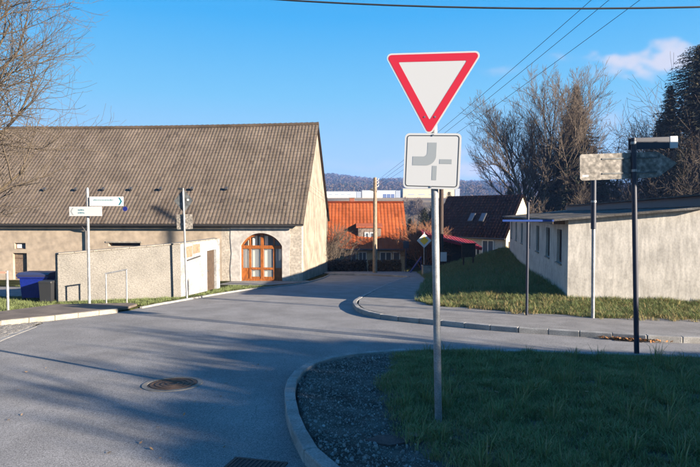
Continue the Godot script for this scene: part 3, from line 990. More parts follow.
func direction_post() -> void:
	var t := thing("cycle_signpost", "slim grey post with two white arrow signs by the barn yard wall", "signpost", P(-8.42, 17.0, 0.07))
	var mb := MB.new()
	mb.tube([Vector3(0, -0.1, 0), Vector3(0, 3.72, 0)], [0.045, 0.045], 14)
	part("post", mb, M.galvanised, t)
	mb = MB.new()
	mb.tube([Vector3(0, 3.72, 0), Vector3(0, 3.75, 0)], [0.05, 0.03], 14)
	part("cap", mb, M.zinc, t)
	for s in [1, -1]:
		var y := 3.31 if s > 0 else 2.99
		var n := Node3D.new()
		mb = MB.new()
		var w := 1.08 if s > 0 else 1.10
		var x0 := 0.10 if s > 0 else -0.56
		var turn := Basis(Vector3.UP, 0.0 if s > 0 else deg_to_rad(-6.0))
		var z := 0.062 if s > 0 else 0.05
		mb.cbox(Vector3(0, 0, 0), Vector3(w, 0.30, 0.022), 0.006)
		var p := part("arrow_panel", mb, M.sign_white, t, "white panel with a teal chevron pointing right" if s > 0 else "white panel pointing left, partly shaded")
		p.transform = Transform3D(turn, Vector3(x0, y - 0.15, z))
		var tip := w - 0.16 if s > 0 else 0.16
		mb = MB.new()
		var a := PackedVector2Array([Vector2(0, 0.27), Vector2(0.05 * s, 0.27), Vector2(0.12 * s, 0.15), Vector2(0.05 * s, 0.03), Vector2(0, 0.03), Vector2(0.07 * s, 0.15)])
		for k in a.size(): a[k].x += tip
		mb.prism(a, 0.022, 0.0245)
		part("chevron", mb, M.sign_teal if s > 0 else M.sign_grey, p)
		# the small lettering, too small to read, is a row of short strokes
		var x := 0.12 if s > 0 else 0.3
		var stop := w - 0.32 if s > 0 else 0.52
		for row in 1 if s > 0 else 2:
			x = 0.12 if s > 0 else 0.3
			while x < stop:
				var l := rng.randf_range(0.014, 0.034)
				var h := rng.randf_range(0.03, 0.05)
				mb = MB.new()
				mb.box(Vector3(x, 0.17 - row * 0.09, 0.022), Vector3(x + l, 0.17 - row * 0.09 + h, 0.0238))
				part("letter_stroke", mb, M.sign_teal, p)
				x += l + 0.014
		n.free()
	mb = MB.new()
	mb.prism(circle(0.075, 20), 0.0, 0.014, Transform3D(Basis(), Vector3(1.23, 3.07, 0.066)))
	part("route_disc", mb, M.sign_blue, t)
	mb = MB.new()
	mb.box(Vector3(1.22, 3.13, 0.068), Vector3(1.24, 3.17, 0.078))
	part("disc_hanger", mb, M.zinc, t)

func back_sign() -> void:
	var t := thing("priority_sign", "diamond sign and plate seen from behind on a slim leaning post beside the whitewashed wall", "road sign", P(-5.92, 19.1, 0.06))
	t.rotation_degrees.z = 1.4
	var mb := MB.new()
	mb.tube([Vector3(0, -0.1, 0), Vector3(0, 3.98, 0)], [0.036, 0.036], 12)
	part("post", mb, M.galvanised, t)
	mb = MB.new()
	var dm := PackedVector2Array([Vector2(0, -0.43), Vector2(0.34, 0), Vector2(0, 0.43), Vector2(-0.34, 0)])
	mb.prism(dm, -0.06, -0.045, Transform3D(Basis(), Vector3(-0.01, 3.53, 0)))
	part("diamond_plate", mb, M.sign_back, t)
	mb = MB.new()
	mb.prism(rrect(0.57, 0.54, 0.03, 0.0, 2.77), -0.06, -0.045)
	part("square_plate", mb, M.sign_back_pale, t)
	mb = MB.new()
	mb.prism(circle(0.04, 12, 0.15, 3.56), -0.045, -0.04)
	part("sticker", mb, M.sign_white, t)
	mb = MB.new()
	mb.cbox(Vector3(-0.16, 3.92, -0.08), Vector3(0.02, 4.0, 0.06), 0.015)
	part("end_cap", mb, M.bin_black, t)
	clamp_ring(t, 3.4, 0.036); clamp_ring(t, 2.7, 0.036)

func verge_posts() -> void:
	var y := bank_y(6.1, 13.2)
	var t := thing("two_tube_post", "tall pale post with a thicker dark tube on its upper half before the rendered gable", "post", Vector3(6.1, y, -13.2))
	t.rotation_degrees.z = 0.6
	var mb := MB.new()
	mb.tube([Vector3(0, -0.1, 0), Vector3(0, 2.3, 0)], [0.042, 0.042], 12)
	part("lower_tube", mb, M.galvanised, t)
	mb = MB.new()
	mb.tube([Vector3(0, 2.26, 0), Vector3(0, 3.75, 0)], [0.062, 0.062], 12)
	part("upper_tube", mb, M.post_dark, t)  # upper half is a thicker tube in a darker colour
	mb = MB.new()
	mb.tube([Vector3(0, 2.92, 0), Vector3(0, 2.97, 0)], [0.068, 0.068], 12)
	part("band", mb, M.zinc, t)
	y = bank_y(4.64, 13.8)
	t = thing("street_name_post", "thin dark post with a narrow blue street name blade on the grass bank", "signpost", Vector3(4.64, y, -13.8))
	mb = MB.new()
	mb.tube([Vector3(0, -0.1, 0), Vector3(0, 2.98, 0)], [0.036, 0.036], 12)
	part("post", mb, M.post_dark, t)
	mb = MB.new()
	mb.cbox(Vector3(-0.68, 2.48, 0.037), Vector3(0.66, 2.53, 0.056), 0.004)
	part("name_blade", mb, M.street_blue, t)

func rail_and_marker() -> void:
	var t := thing("hoop_rail", "low galvanised hoop rail standing against the yard wall", "railing", P(-7.85, 16.95, 0.05))
	for x in [0.0, 0.66]:
		var mb := MB.new()
		mb.tube([Vector3(x, -0.08, 0), Vector3(x, 1.0 + x * 0.2, 0)], [0.024, 0.024], 10)
		part("upright", mb, M.galvanised, t)
	var mb2 := MB.new()
	mb2.tube([Vector3(-0.03, 1.0, 0), Vector3(0.69, 1.14, 0)], [0.024, 0.024], 10)
	part("top_rail", mb2, M.galvanised, t)
	t = thing("marker_post", "short pale post with a red and white bar on the left verge", "post", P(-9.95, 15.3, 0.1))
	mb2 = MB.new()
	mb2.tube([Vector3(0, -0.1, 0), Vector3(0, 1.12, 0)], [0.035, 0.035], 12)
	part("post", mb2, M.galvanised, t)
	for k in 6:
		mb2 = MB.new()
		mb2.cbox(Vector3(-1.5 + k * 0.25, 1.05, 0.037), Vector3(-1.25 + k * 0.25, 1.10, 0.06), 0.004)
		part("bar_band", mb2, M.tape_red if k % 2 else M.sign_white, t)
	mb2 = MB.new()
	mb2.tube([Vector3(-1.42, -0.05, 0), Vector3(-1.42, 1.1, 0)], [0.03, 0.03], 12)
	part("far_post", mb2, M.galvanised, t)

func bins() -> void:
	var t := thing("waste_container", "large blue wheeled waste container with a dark lid by the yard wall", "waste container", P(-10.95, 18.6, 0.06), 0.0)
	var mb := MB.new()
	var lo := [Vector2(-0.42, -0.36), Vector2(0.42, -0.36), Vector2(0.42, 0.36), Vector2(-0.42, 0.36)]
	for k in 4:
		var a: Vector2 = lo[k]
		var b: Vector2 = lo[(k + 1) % 4]
		mb.quad(Vector3(b.x, 0.12, b.y), Vector3(a.x, 0.12, a.y), Vector3(a.x * 1.14, 0.86, a.y * 1.1), Vector3(b.x * 1.14, 0.86, b.y * 1.1))
	mb.quad(Vector3(-0.42, 0.12, -0.36), Vector3(0.42, 0.12, -0.36), Vector3(0.42, 0.12, 0.36), Vector3(-0.42, 0.12, 0.36))
	part("body", mb, M.bin_blue, t)
	mb = MB.new()
	mb.prism(PackedVector2Array([Vector2(-0.44, 0.845), Vector2(0.44, 0.845), Vector2(0.46, 0.9), Vector2(0.3, 0.985), Vector2(-0.3, 0.985), Vector2(-0.46, 0.93)]), -0.55, 0.55, Transform3D(Basis(Vector3.UP, PI / 2), Vector3.ZERO))
	part("lid", mb, M.bin_lid, t)
	mb = MB.new()
	mb.cbox(Vector3(-0.53, 0.80, 0.37), Vector3(0.53, 0.87, 0.43), 0.01)
	part("rim", mb, M.bin_blue, t)
	for x in [-0.36, 0.36]:
		for z in [-0.28, 0.28]:
			mb = MB.new()
			mb.tube([Vector3(x - 0.03, 0.08, z), Vector3(x + 0.03, 0.08, z)], [0.08, 0.08], 14)
			part("wheel", mb, M.rubber, t)
	for x in [-0.52, 0.52]:
		mb = MB.new()
		mb.tube([Vector3(x * 0.98, 0.7, 0), Vector3(x * 1.14, 0.7, 0)], [0.03, 0.03], 10)
		part("trunnion", mb, M.zinc, t)
	t = thing("wheelie_bin", "small black bin in front of the blue container", "bin", P(-10.24, 17.85, 0.06))
	mb = MB.new()
	for k in 4:
		var a: Vector2 = lo[k] * 0.44
		var b: Vector2 = lo[(k + 1) % 4] * 0.44
		mb.quad(Vector3(b.x, 0.03, b.y), Vector3(a.x, 0.03, a.y), Vector3(a.x * 1.12, 0.66, a.y * 1.15), Vector3(b.x * 1.12, 0.66, b.y * 1.15))
	part("body", mb, M.bin_black, t)
	mb = MB.new()
	mb.cbox(Vector3(-0.225, 0.655, -0.21), Vector3(0.225, 0.72, 0.2), 0.02)
	part("lid", mb, M.bin_black, t)
	for x in [-0.15, 0.15]:
		mb = MB.new()
		mb.tube([Vector3(x - 0.025, 0.06, -0.15), Vector3(x + 0.025, 0.06, -0.15)], [0.065, 0.065], 12)
		part("wheel", mb, M.rubber, t)

# ---------------------------------------------------------------- the barn and its yard
func barn() -> void:
	var t := thing("barn", "long plastered barn with a steep brown tiled roof and arched wooden door", "barn", Vector3(-2.65, -1.9, -29.0), -4.62)
	var L := 21.4
	var D := 11.5
	var H := 3.33
	var R := 9.63
	var mb := MB.new()
	wall_with_holes(mb, -L, -4.5, -0.8, H, 0.0, [[-16.8, 0.0, -15.95, 1.53], [-16.68, 1.76, -16.01, 2.11], [-11.06, 1.95, -9.19, 2.15]], 0.22, 0.45)
	part("front_wall", mb, M.plaster, t)
	# the bay round the arched door
	var cx := -2.27
	var half := 1.18
	var arch := PackedVector2Array()
	var rad := 1.327
	var cy := 1.393
	var a0 := asin(half / rad)
	for k in 17: arch.append(Vector2(cx + rad * sin(a0 - 2 * a0 * k / 16.0), cy + rad * cos(a0 - 2 * a0 * k / 16.0)))
	var wp := PackedVector2Array([Vector2(-4.5, -0.8), Vector2(-4.5, H), Vector2(0, H), Vector2(0, -0.8), Vector2(cx + half, -0.8)])
	wp.append_array(arch)
	wp.append(Vector2(cx - half, -0.8))
	mb = MB.new()
	mb.prism(wp, -0.45, 0.0)
	part("rubble_wall", mb, M.rubble, t, "rough stone wall by the corner")
	var so := PackedVector2Array([Vector2(-3.96, -0.5), Vector2(-4.02, 0.7), Vector2(-3.93, 1.6), Vector2(-4.0, 2.5), Vector2(-3.95, H - 0.06), Vector2(-0.7, H - 0.06), Vector2(-0.62, 2.3), Vector2(-0.7, 1.2), Vector2(-0.64, -0.5), Vector2(cx + half + 0.0, -0.5)])
	so.append_array(arch)
	so.append(Vector2(cx - half, -0.5))
	mb = MB.new()
	mb.prism(so, 0.003, 0.03)
	part("door_surround", mb, M.plaster_white, t, "pale plaster surround of the arched door")
	# gables, back, inner floor
	for x in [0.0, -L]:
		mb = MB.new()
		var b := Basis(Vector3(0, 0, -1), Vector3.UP, Vector3.RIGHT)
		mb.prism(PackedVector2Array([Vector2(0.452, -0.8), Vector2(D, -0.8), Vector2(D, H), Vector2(D / 2, R - 0.12), Vector2(0.452, H + 0.35)]), -0.45 if x == 0.0 else 0.0, -0.003 if x == 0.0 else 0.45, Transform3D(b, Vector3(x, 0, 0)))
		part("gable_wall", mb, M.plaster_gable, t)
	mb = MB.new()
	mb.box(Vector3(-L + 0.46, -0.8, -D), Vector3(-0.46, H, -D + 0.4))
	part("back_wall", mb, M.plaster, t)
	# roof
	var eave := Vector3(-L - 0.15, H - 0.12, 0.38)
	var up := (Vector3(0, R, -D / 2) - Vector3(0, H - 0.12, 0.38))
	var nv := 32
	var tl := up.length() / nv
	var w := up.normalized()
	var n := Vector3.RIGHT.cross(w)
	mb = MB.new()
	tiles(mb, eave, Vector3.RIGHT, w, n, 100, nv, (L + 0.30) / 100.0, tl, Color(0.20, 0.16, 0.128), Color(0.265, 0.215, 0.172), 0.018, 0.10)
	var ro := part("roof_tile", mb, M.tile, t, "weathered brown roof tiles")
	ro.set_meta("kind", "stuff")
	mb = MB.new()
	var under := -n * 0.09
	var e2 := eave + Vector3(L + 0.30, 0, 0)
	mb.quad(eave + under, e2 + under, e2 + up + under, eave + up + under)
	mb.quad(e2 + up + under, e2 + under, e2 - n * 0.01, e2 + up - n * 0.01)
	mb.quad(eave + under, eave + up + under, eave + up, eave)
	mb.quad(eave + under, eave, e2, e2 + under)
	var back := Vector3(0, H - 0.12, -D - 0.38)
	mb.quad(Vector3(e2.x, back.y, back.z), Vector3(eave.x, back.y, back.z), eave + up + under, e2 + up + under)
	part("roof_boarding", mb, M.dark_wood, t)
	mb = MB.new()
	mb.tint = Color(0.15, 0.115, 0.09)
	for k in 62:
		var x := eave.x + (L + 0.3) * (k + 0.5) / 62.0
		var sagy := -0.08 * sin(PI * (k + 0.5) / 62.0)
		mb.tube([Vector3(x - 0.18, R - 0.02 + sagy, -D / 2), Vector3(x + 0.18, R + 0.0 + sagy, -D / 2)], [0.13, 0.145], 10)
	var rc := part("ridge_tile", mb, M.tile, t)
	rc.set_meta("kind", "stuff")
	# roof hooks and small vents
	for x in [-15.4, -13.45, -11.75, -10.05, -8.25, -6.35, -4.3]:
		var p := eave + up * 0.305 + Vector3(x - eave.x - 0.35, 0, 0) + n * 0.06
		mb = MB.new()
		mb.box(Vector3(-0.07, 0, -0.09), Vector3(0.07, 0.13, 0.09), Transform3D(Basis(Vector3.RIGHT, n, Vector3.RIGHT.cross(n)), p))
		part("vent_tile", mb, M.gutter, t)
	mb = MB.new()
	var gx := []
	for k in 2: gx.append(Vector3(-L - 0.2 if k == 0 else 0.15, H - 0.14, 0.47))
	for k in 6:
		var a := PI * k / 6.0
		var b := PI * (k + 1) / 6.0
		var pa := Vector3(0, -sin(a), cos(a)) * 0.075
		var pb := Vector3(0, -sin(b), cos(b)) * 0.075
		mb.quad(gx[0] + pb, gx[1] + pb, gx[1] + pa, gx[0] + pa)
		mb.quad(gx[0] + pa * 0.93, gx[1] + pa * 0.93, gx[1] + pb * 0.93, gx[0] + pb * 0.93)
	part("gutter", mb, M.gutter, t)
	mb = MB.new()
	mb.tube([Vector3(-12.36, H - 0.2, 0.42), Vector3(-12.36, H - 0.35, 0.3), Vector3(-12.36, H - 0.55, 0.07), Vector3(-12.36, 0.0, 0.07)], [0.05, 0.05, 0.05, 0.05], 10)
	part("downpipe", mb, M.gutter, t)
	arched_door(t, cx, half, rad, cy, a0)
	# plank door, its sill, and the little window above it
	mb = MB.new()
	mb.box(Vector3(-16.8, 0.0, -0.24), Vector3(-15.95, 1.53, -0.2))
	var pd := part("plank_door", mb, M.dark_wood, t, "weathered grey plank door")
	for k in 5:
		mb = MB.new()
		mb.box(Vector3(-16.79 + k * 0.168, 0.02, -0.2), Vector3(-16.79 + k * 0.168 + 0.158, 1.52, -0.165 - rng.randf() * 0.012))
		part("plank", mb, M.plank, pd)
	for y in [0.35, 1.2]:
		mb = MB.new()
		mb.box(Vector3(-16.76, y, -0.165), Vector3(-15.99, y + 0.05, -0.15))
		part("strap_hinge", mb, M.iron, pd)
	mb = MB.new()
	mb.ring(PackedVector2Array([Vector2(-16.68, 1.76), Vector2(-16.01, 1.76), Vector2(-16.01, 2.11), Vector2(-16.68, 2.11)]), PackedVector2Array([Vector2(-16.63, 1.81), Vector2(-16.06, 1.81), Vector2(-16.06, 2.06), Vector2(-16.63, 2.06)]), -0.2, -0.12)
	var wn := part("window", mb, M.plank, t)
	for k in 2:
		mb = MB.new()
		mb.box(Vector3(-16.63 + k * 0.3, 1.81, -0.17), Vector3(-16.36 + k * 0.3, 2.06, -0.16))
		part("pane", mb, M.frame_white if k == 0 else M.sky_glass, wn)
	mb = MB.new()
	mb.box(Vector3(-11.05, 1.96, -0.42), Vector3(-9.2, 2.14, -0.4))
	part("slot_back", mb, M.dark_inside, t)
	mb = MB.new()
	mb.box(Vector3(-11.2, 2.15, -0.1), Vector3(-9.1, 2.23, 0.04))
	part("slot_lintel", mb, M.concrete, t)

func arched_door(barn_node: Node3D, cx: float, half: float, rad: float, cy: float, a0: float) -> void:
	var z0 := -0.30
	var z1 := -0.22
	var mb := MB.new()
	var outer := PackedVector2Array([Vector2(cx - half, 0.0), Vector2(cx + half, 0.0)])
	var inner := PackedVector2Array([Vector2(cx - half + 0.09, 0.16), Vector2(cx + half - 0.09, 0.16)])
	for k in 17:
		var a := a0 - 2 * a0 * k / 16.0
		outer.append(Vector2(cx + rad * sin(a), cy + rad * cos(a)))
		var ix := clampf((rad - 0.10) * sin(a) * 1.0, -half + 0.09, half - 0.09)
		inner.append(Vector2(cx + ix, cy + sqrt(pow(rad - 0.10, 2) - ix * ix)))
	mb.ring(outer, inner, z0, z1)
	var door := part("arched_door", mb, M.oak, barn_node, "glazed orange brown wooden double door")
	for r in [[-half + 0.09, half - 0.09, 1.84, 2.02], [-0.68, 0.68, 0.67, 0.79]]:
		mb = MB.new()
		mb.cbox(Vector3(cx + r[0], r[2], z0 + 0.005), Vector3(cx + r[1], r[3], z1 + 0.012), 0.008)
		part("rail", mb, M.oak, door)
	for r in [[-0.74, -0.62, 0.16], [0.62, 0.74, 0.16], [-0.085, 0.085, 0.16]]:
		mb = MB.new()
		mb.cbox(Vector3(cx + r[0], r[2], z0 + 0.002), Vector3(cx + r[1], 1.838, z1 + 0.008), 0.008)
		part("post", mb, M.oak, door)
		mb = MB.new()
		var m: float = (r[0] + r[1]) / 2
		var narrow: float = 0.045 if absf(m) > 0.1 else 0.075
		mb.box(Vector3(cx + m - narrow, 2.022, z0 + 0.002), Vector3(cx + m + narrow, cy + sqrt(pow(rad - 0.09, 2) - m * m), z1 + 0.006))
		part("post", mb, M.oak, door)
	for s in [-1, 1]:
		mb = MB.new()
		mb.box(Vector3(cx + (s * 0.915) - 0.176, 0.16, z0 + 0.01), Vector3(cx + s * 0.915 + 0.176, 0.76, z1 - 0.02))
		part("panel", mb, M.oak, door)
		mb = MB.new()
		mb.box(Vector3(cx + s * 0.353 - 0.27, 0.16, z0 + 0.01), Vector3(cx + s * 0.353 + 0.27, 0.27, z1 - 0.02))
		part("panel", mb, M.oak, door)
	var panes := [[-1.09, -0.74, 0.76, 1.84], [0.74, 1.09, 0.76, 1.84], [-0.62, -0.085, 0.79, 1.84], [0.085, 0.62, 0.79, 1.84], [-0.62, -0.085, 0.27, 0.67], [0.085, 0.62, 0.27, 0.67]]
	for r in panes:
		mb = MB.new()
		mb.box(Vector3(cx + r[0] + 0.003, r[2] + 0.003, z0 + 0.03), Vector3(cx + r[1] - 0.003, r[3] - 0.003, z0 + 0.038))
		part("pane", mb, M.glass, door)
	mb = MB.new()
	var fan := PackedVector2Array([Vector2(cx - half + 0.1, 2.023), Vector2(cx + half - 0.1, 2.023)])
	for k in 17:
		var x := (half - 0.1) * (1 - k / 8.0)
		fan.append(Vector2(cx + x, cy + sqrt(maxf(0.0, pow(rad - 0.105, 2) - x * x))))
	mb.prism(fan, z0 + 0.03, z0 + 0.038)
	part("fanlight_pane", mb, M.glass, door)
	for r in [[-1.05, -0.8, 0.2, 2.3], [-0.58, -0.3, 0.2, 2.55], [0.1, 0.3, 0.2, 2.55], [-0.22, -0.1, 0.2, 2.5]]:
		mb = MB.new()
		mb.box(Vector3(cx + r[0], r[2], z0 - 0.10), Vector3(cx + r[1], r[3], z0 - 0.09))
		part("blind", mb, M.curtain, door)
	mb = MB.new()
	mb.box(Vector3(cx - half, -0.1, z0 - 0.6), Vector3(cx + half, 2.8, z0 - 0.58))
	part("dark_lobby", mb, M.hall_grey, door)

func wall_run(mb: MB, a: Vector2, b: Vector2, ya: float, yb: float, thick: float, low := 0.0) -> void:   # a, b in x,d; the face towards the viewer runs a to b
	var u := Vector3(b.x - a.x, 0, -(b.y - a.y)).normalized()
	var k := u.cross(Vector3.UP) * -thick
	var p := Vector3(a.x, 0, -a.y)
	var q := Vector3(b.x, 0, -b.y)
	var la := -SLOPE * a.y - 0.4 if low == 0.0 else low
	var lb := -SLOPE * b.y - 0.4 if low == 0.0 else low
	var f := [Vector3(p.x, la, p.z), Vector3(q.x, lb, q.z), Vector3(q.x, yb, q.z), Vector3(p.x, ya, p.z)]
	mb.quad(f[0], f[1], f[2], f[3])
	mb.quad(f[1] + k, f[0] + k, f[3] + k, f[2] + k)
	mb.quad(f[3], f[2], f[2] + k, f[3] + k)
	mb.quad(f[1], f[1] + k, f[2] + k, f[2])
	mb.quad(f[0] + k, f[0], f[3], f[3] + k)

func yard_wall() -> void:
	var t := thing("yard_wall", "low rough yard wall with a whitewashed end and brown door before the barn", "wall")
	var w0 := Vector2(-10.0, 17.9)
	var w1 := Vector2(-6.3, 19.6)
	var w2 := Vector2(-5.95, 24.1)
	var mb := MB.new()
	wall_run(mb, w0, w1, 0.49, 0.755, 0.26)
	part("front_wall", mb, M.block, t, "rough grey plastered wall")
	mb = MB.new()
	wall_run(mb, w0 - Vector2(0.06, 0.03), w1 + Vector2(0.05, 0.02) - Vector2(0.02, 0.05), 0.535, 0.80, 0.36, 0.0)
	# coping slabs
	var cop := MB.new()
	for k in 7:
		var a := w0.lerp(w1, k / 7.0)
		var b := w0.lerp(w1, (k + 1) / 7.0)
		var sl := MB.new()
		var ya := lerpf(0.49, 0.755, k / 7.0)
		var yb := lerpf(0.49, 0.755, (k + 1) / 7.0)
		var u := (b - a).normalized()
		var o := Vector2(u.y, -u.x) * 0.05
		wall_slab(sl, a + o + u * 0.006, b + o - u * 0.006, ya + 0.002, yb + 0.002, 0.36, 0.045)
		part("coping_slab", sl, M.concrete, t)
	# whitewashed side with the door
	var u2 := (w2 - w1).normalized()
	var d0 := w1 + u2 * 2.85
	var d1 := w1 + u2 * 4.05
	mb = MB.new()
	wall_run(mb, w1 + u2 * 0.02, d0, 0.75, 0.745, 0.24)
	wall_run(mb, d0, d1, 0.745, 0.74, 0.24, 0.30)
	wall_run(mb, d1, w2, 0.74, 0.73, 0.24)
	part("white_wall", mb, M.whitewash, t, "whitewashed end wall")
	mb = MB.new()
	wall_slab(mb, w1 + Vector2(0.03, 0.0), w2 + Vector2(0.03, 0.0), 0.757, 0.74, 0.34, 0.04)
	part("coping_slab", mb, M.concrete, t)
	mb = MB.new()
	wall_run(mb, d0 + u2 * 0.01 - Vector2(0.1, 0), d1 - u2 * 0.01 - Vector2(0.1, 0), 0.298, 0.298, 0.05)
	var dr := part("door", mb, M.door_brown, t, "plain brown door in the whitewashed wall")
	mb = MB.new()
	var hp := d0 + u2 * 0.12
	mb.rod(Vector3(hp.x - 0.11, -0.55, -hp.y), Vector3(hp.x + 0.0, -0.55, -hp.y), 0.02, 8)
	part("handle", mb, M.zinc, dr)
	for r in [[0.35, 1.15, 0.2, 0.62], [1.25, 2.0, 0.3, 0.66]]:
		mb = MB.new()
		var a: Vector2 = w1 + u2 * r[0] + Vector2(0.012, 0)
		var b: Vector2 = w1 + u2 * r[1] + Vector2(0.012, 0)
		wall_run(mb, a, b, r[3], r[3], 0.008, r[2])
		part("bare_patch", mb, M.bare_brick, t, "patch of bare orange masonry")
	mb = MB.new()
	var a := w1 + u2 * 0.6
	var b := w1 + u2 * 1.9
	mb.rod(Vector3(a.x + 0.05, 0.10, -a.y), Vector3(b.x + 0.05, 0.16, -b.y), 0.03, 8)
	part("iron_bar", mb, M.gutter, t)
	# return walls that close the yard
	mb = MB.new()
	wall_run(mb, Vector2(-9.2, 28.6), w0 + Vector2(0.6, 0.5), -0.25, 0.30, 0.24)
	part("return_wall", mb, M.block, t)

func wall_slab(mb: MB, a: Vector2, b: Vector2, ya: float, yb: float, thick: float, h: float) -> void:
	var u := Vector3(b.x - a.x, 0, -(b.y - a.y)).normalized()
	var k := u.cross(Vector3.UP) * -thick
	var p := Vector3(a.x, ya, -a.y)
	var q := Vector3(b.x, yb, -b.y)
	var up := Vector3(0, h, 0)
	mb.quad(p, q, q + up, p + up)
	mb.quad(q + k, p + k, p + k + up, q + k + up)
	mb.quad(p + up, q + up, q + k + up, p + k + up)
	mb.quad(p + k, q + k, q, p)
	mb.quad(q, q + k, q + k + up, q + up)
	mb.quad(p + k, p, p + up, p + k + up)

# ---------------------------------------------------------------- the low building on the right
func low_building() -> void:
	var t := thing("low_building", "long low building with stained pale render, tall windows and a flat stepped roof", "building", Vector3(6.4, PLATFORM, -15.5), -12.35)
	var L := 21.0
	var W := 12.0
	var mb := MB.new()
	mb.prism(PackedVector2Array([Vector2(0, -0.6), Vector2(W, -0.6), Vector2(W, 2.27), Vector2(8.4, 2.58), Vector2(8.4, 2.86), Vector2(6, 3.0), Vector2(3.6, 2.86), Vector2(3.6, 2.58), Vector2(0, 2.27)]), -0.3, 0.0)
	part("gable_wall", mb, M.old_render, t, "stained sunlit gable wall")
	mb = MB.new()
	mb.prism(PackedVector2Array([Vector2(0, -0.6), Vector2(W, -0.6), Vector2(W, 2.27), Vector2(6, 3.0), Vector2(0, 2.27)]), -L, -L + 0.3)
	part("gable_wall", mb, M.old_render, t)
	var side := Transform3D(Basis(Vector3(0, 0, 1), Vector3.UP, Vector3(-1, 0, 0)), Vector3.ZERO)
	var holes := []
	for s in [1.5, 3.95, 6.75, 9.8, 13.1, 16.4, 19.6]:
		holes.append([-s - 0.46, 0.88, -s + 0.46, 1.95])
	mb = MB.new()
	wall_with_holes(mb, -L + 0.302, -0.302, -0.6, 2.27, 0.0, holes, 0.2, 0.28)
	var sw := part("side_wall", mb, M.old_render, t, "shaded side wall with a row of tall windows")
	sw.transform = side
	mb = MB.new()
	mb.box(Vector3(W - 0.3, -0.6, -L + 0.302), Vector3(W, 2.27, -0.302))
	part("side_wall", mb, M.old_render, t)
	for h in holes:
		mb = MB.new()
		mb.ring(PackedVector2Array([Vector2(h[0], h[1]), Vector2(h[2], h[1]), Vector2(h[2], h[3]), Vector2(h[0], h[3])]), PackedVector2Array([Vector2(h[0] + 0.06, h[1] + 0.06), Vector2(h[2] - 0.06, h[1] + 0.06), Vector2(h[2] - 0.06, h[3] - 0.06), Vector2(h[0] + 0.06, h[3] - 0.06)]), -0.15, -0.09)
		mb.box(Vector3((h[0] + h[2]) / 2 - 0.03, h[1] + 0.06, -0.14), Vector3((h[0] + h[2]) / 2 + 0.03, h[3] - 0.06, -0.095))
		var win := part("window", mb, M.dark_wood, t)
		win.transform = side
		for k in 2:
			mb = MB.new()
			var xa: float = h[0] + 0.06 if k == 0 else (h[0] + h[2]) / 2 + 0.03
			mb.box(Vector3(xa, h[1] + 0.06, -0.125), Vector3(xa + 0.37, h[3] - 0.06, -0.118))
			part("pane", mb, M.sky_glass, win)
		mb = MB.new()
		mb.box(Vector3(h[0] - 0.05, h[1] - 0.05, -0.09), Vector3(h[2] + 0.05, h[1] - 0.003, 0.05))
		part("sill", mb, M.concrete, win)
	# roof: lower skirts in felt sheets, a step, then the raised middle
	for s in 14:
		var za := 0.25 - (L + 0.5) * s / 14.0
		var zb := 0.25 - (L + 0.5) * (s + 1) / 14.0 + 0.015
		mb = MB.new()
		var j := rng.randf_range(-0.008, 0.012)
		mb.prism(PackedVector2Array([Vector2(-0.45 - rng.randf() * 0.06, 2.235 + j), Vector2(3.62, 2.60 + j), Vector2(3.62, 2.66 + j), Vector2(-0.45, 2.30 + j)]), zb, za)
		part("roof_sheet", mb, M.roof_felt, t)
	mb = MB.new()
	mb.prism(PackedVector2Array([Vector2(3.6, 2.665), Vector2(3.7, 2.665), Vector2(3.7, 2.95), Vector2(3.6, 2.95)]), -L - 0.2, 0.22)
	part("step_fascia", mb, M.fascia, t)
	mb = MB.new()
	mb.prism(PackedVector2Array([Vector2(3.45, 2.955), Vector2(6, 3.10), Vector2(8.55, 2.955), Vector2(8.55, 3.0), Vector2(6, 3.15), Vector2(3.45, 3.0)]), -L - 0.25, 0.28)
	part("upper_roof", mb, M.roof_felt, t)
	mb = MB.new()
	mb.prism(PackedVector2Array([Vector2(8.38, 2.60), Vector2(W + 0.4, 2.235), Vector2(W + 0.4, 2.30), Vector2(8.38, 2.66)]), -L - 0.25, 0.25)
	part("roof_sheet", mb, M.roof_felt, t)
	for s in 9:
		var z := -0.6 - s * 2.5
		mb = MB.new()
		mb.box(Vector3(-0.42, 2.13, z - 0.05), Vector3(0.0, 2.228, z + 0.05))
		part("rafter_end", mb, M.plank, t)
	mb = MB.new()
	mb.box(Vector3(-0.47, 2.15, -3.0), Vector3(-0.445, 2.26, 0.22))
	part("eave_board", mb, M.plank, t)

# ---------------------------------------------------------------- houses beyond
func simple_window(parent: Node3D, x: float, y: float, w: float, h: float, z: float, frame: Material, pane: Material, bars := 1) -> void:
	var mb := MB.new()
	mb.ring(PackedVector2Array([Vector2(x, y), Vector2(x + w, y), Vector2(x + w, y + h), Vector2(x, y + h)]), PackedVector2Array([Vector2(x + 0.07, y + 0.07), Vector2(x + w - 0.07, y + 0.07), Vector2(x + w - 0.07, y + h - 0.07), Vector2(x + 0.07, y + h - 0.07)]), z - 0.02, z + 0.04)
	for k in bars:
		var bx := x + w * (k + 1) / (bars + 1)
		mb.box(Vector3(bx - 0.035, y + 0.07, z - 0.01), Vector3(bx + 0.035, y + h - 0.07, z + 0.035))
	var f := part("window", mb, frame, parent)
	mb = MB.new()
	mb.box(Vector3(x + 0.07, y + 0.07, z - 0.005), Vector3(x + w - 0.07, y + h - 0.07, z + 0.006))
	part("pane", mb, pane, f)

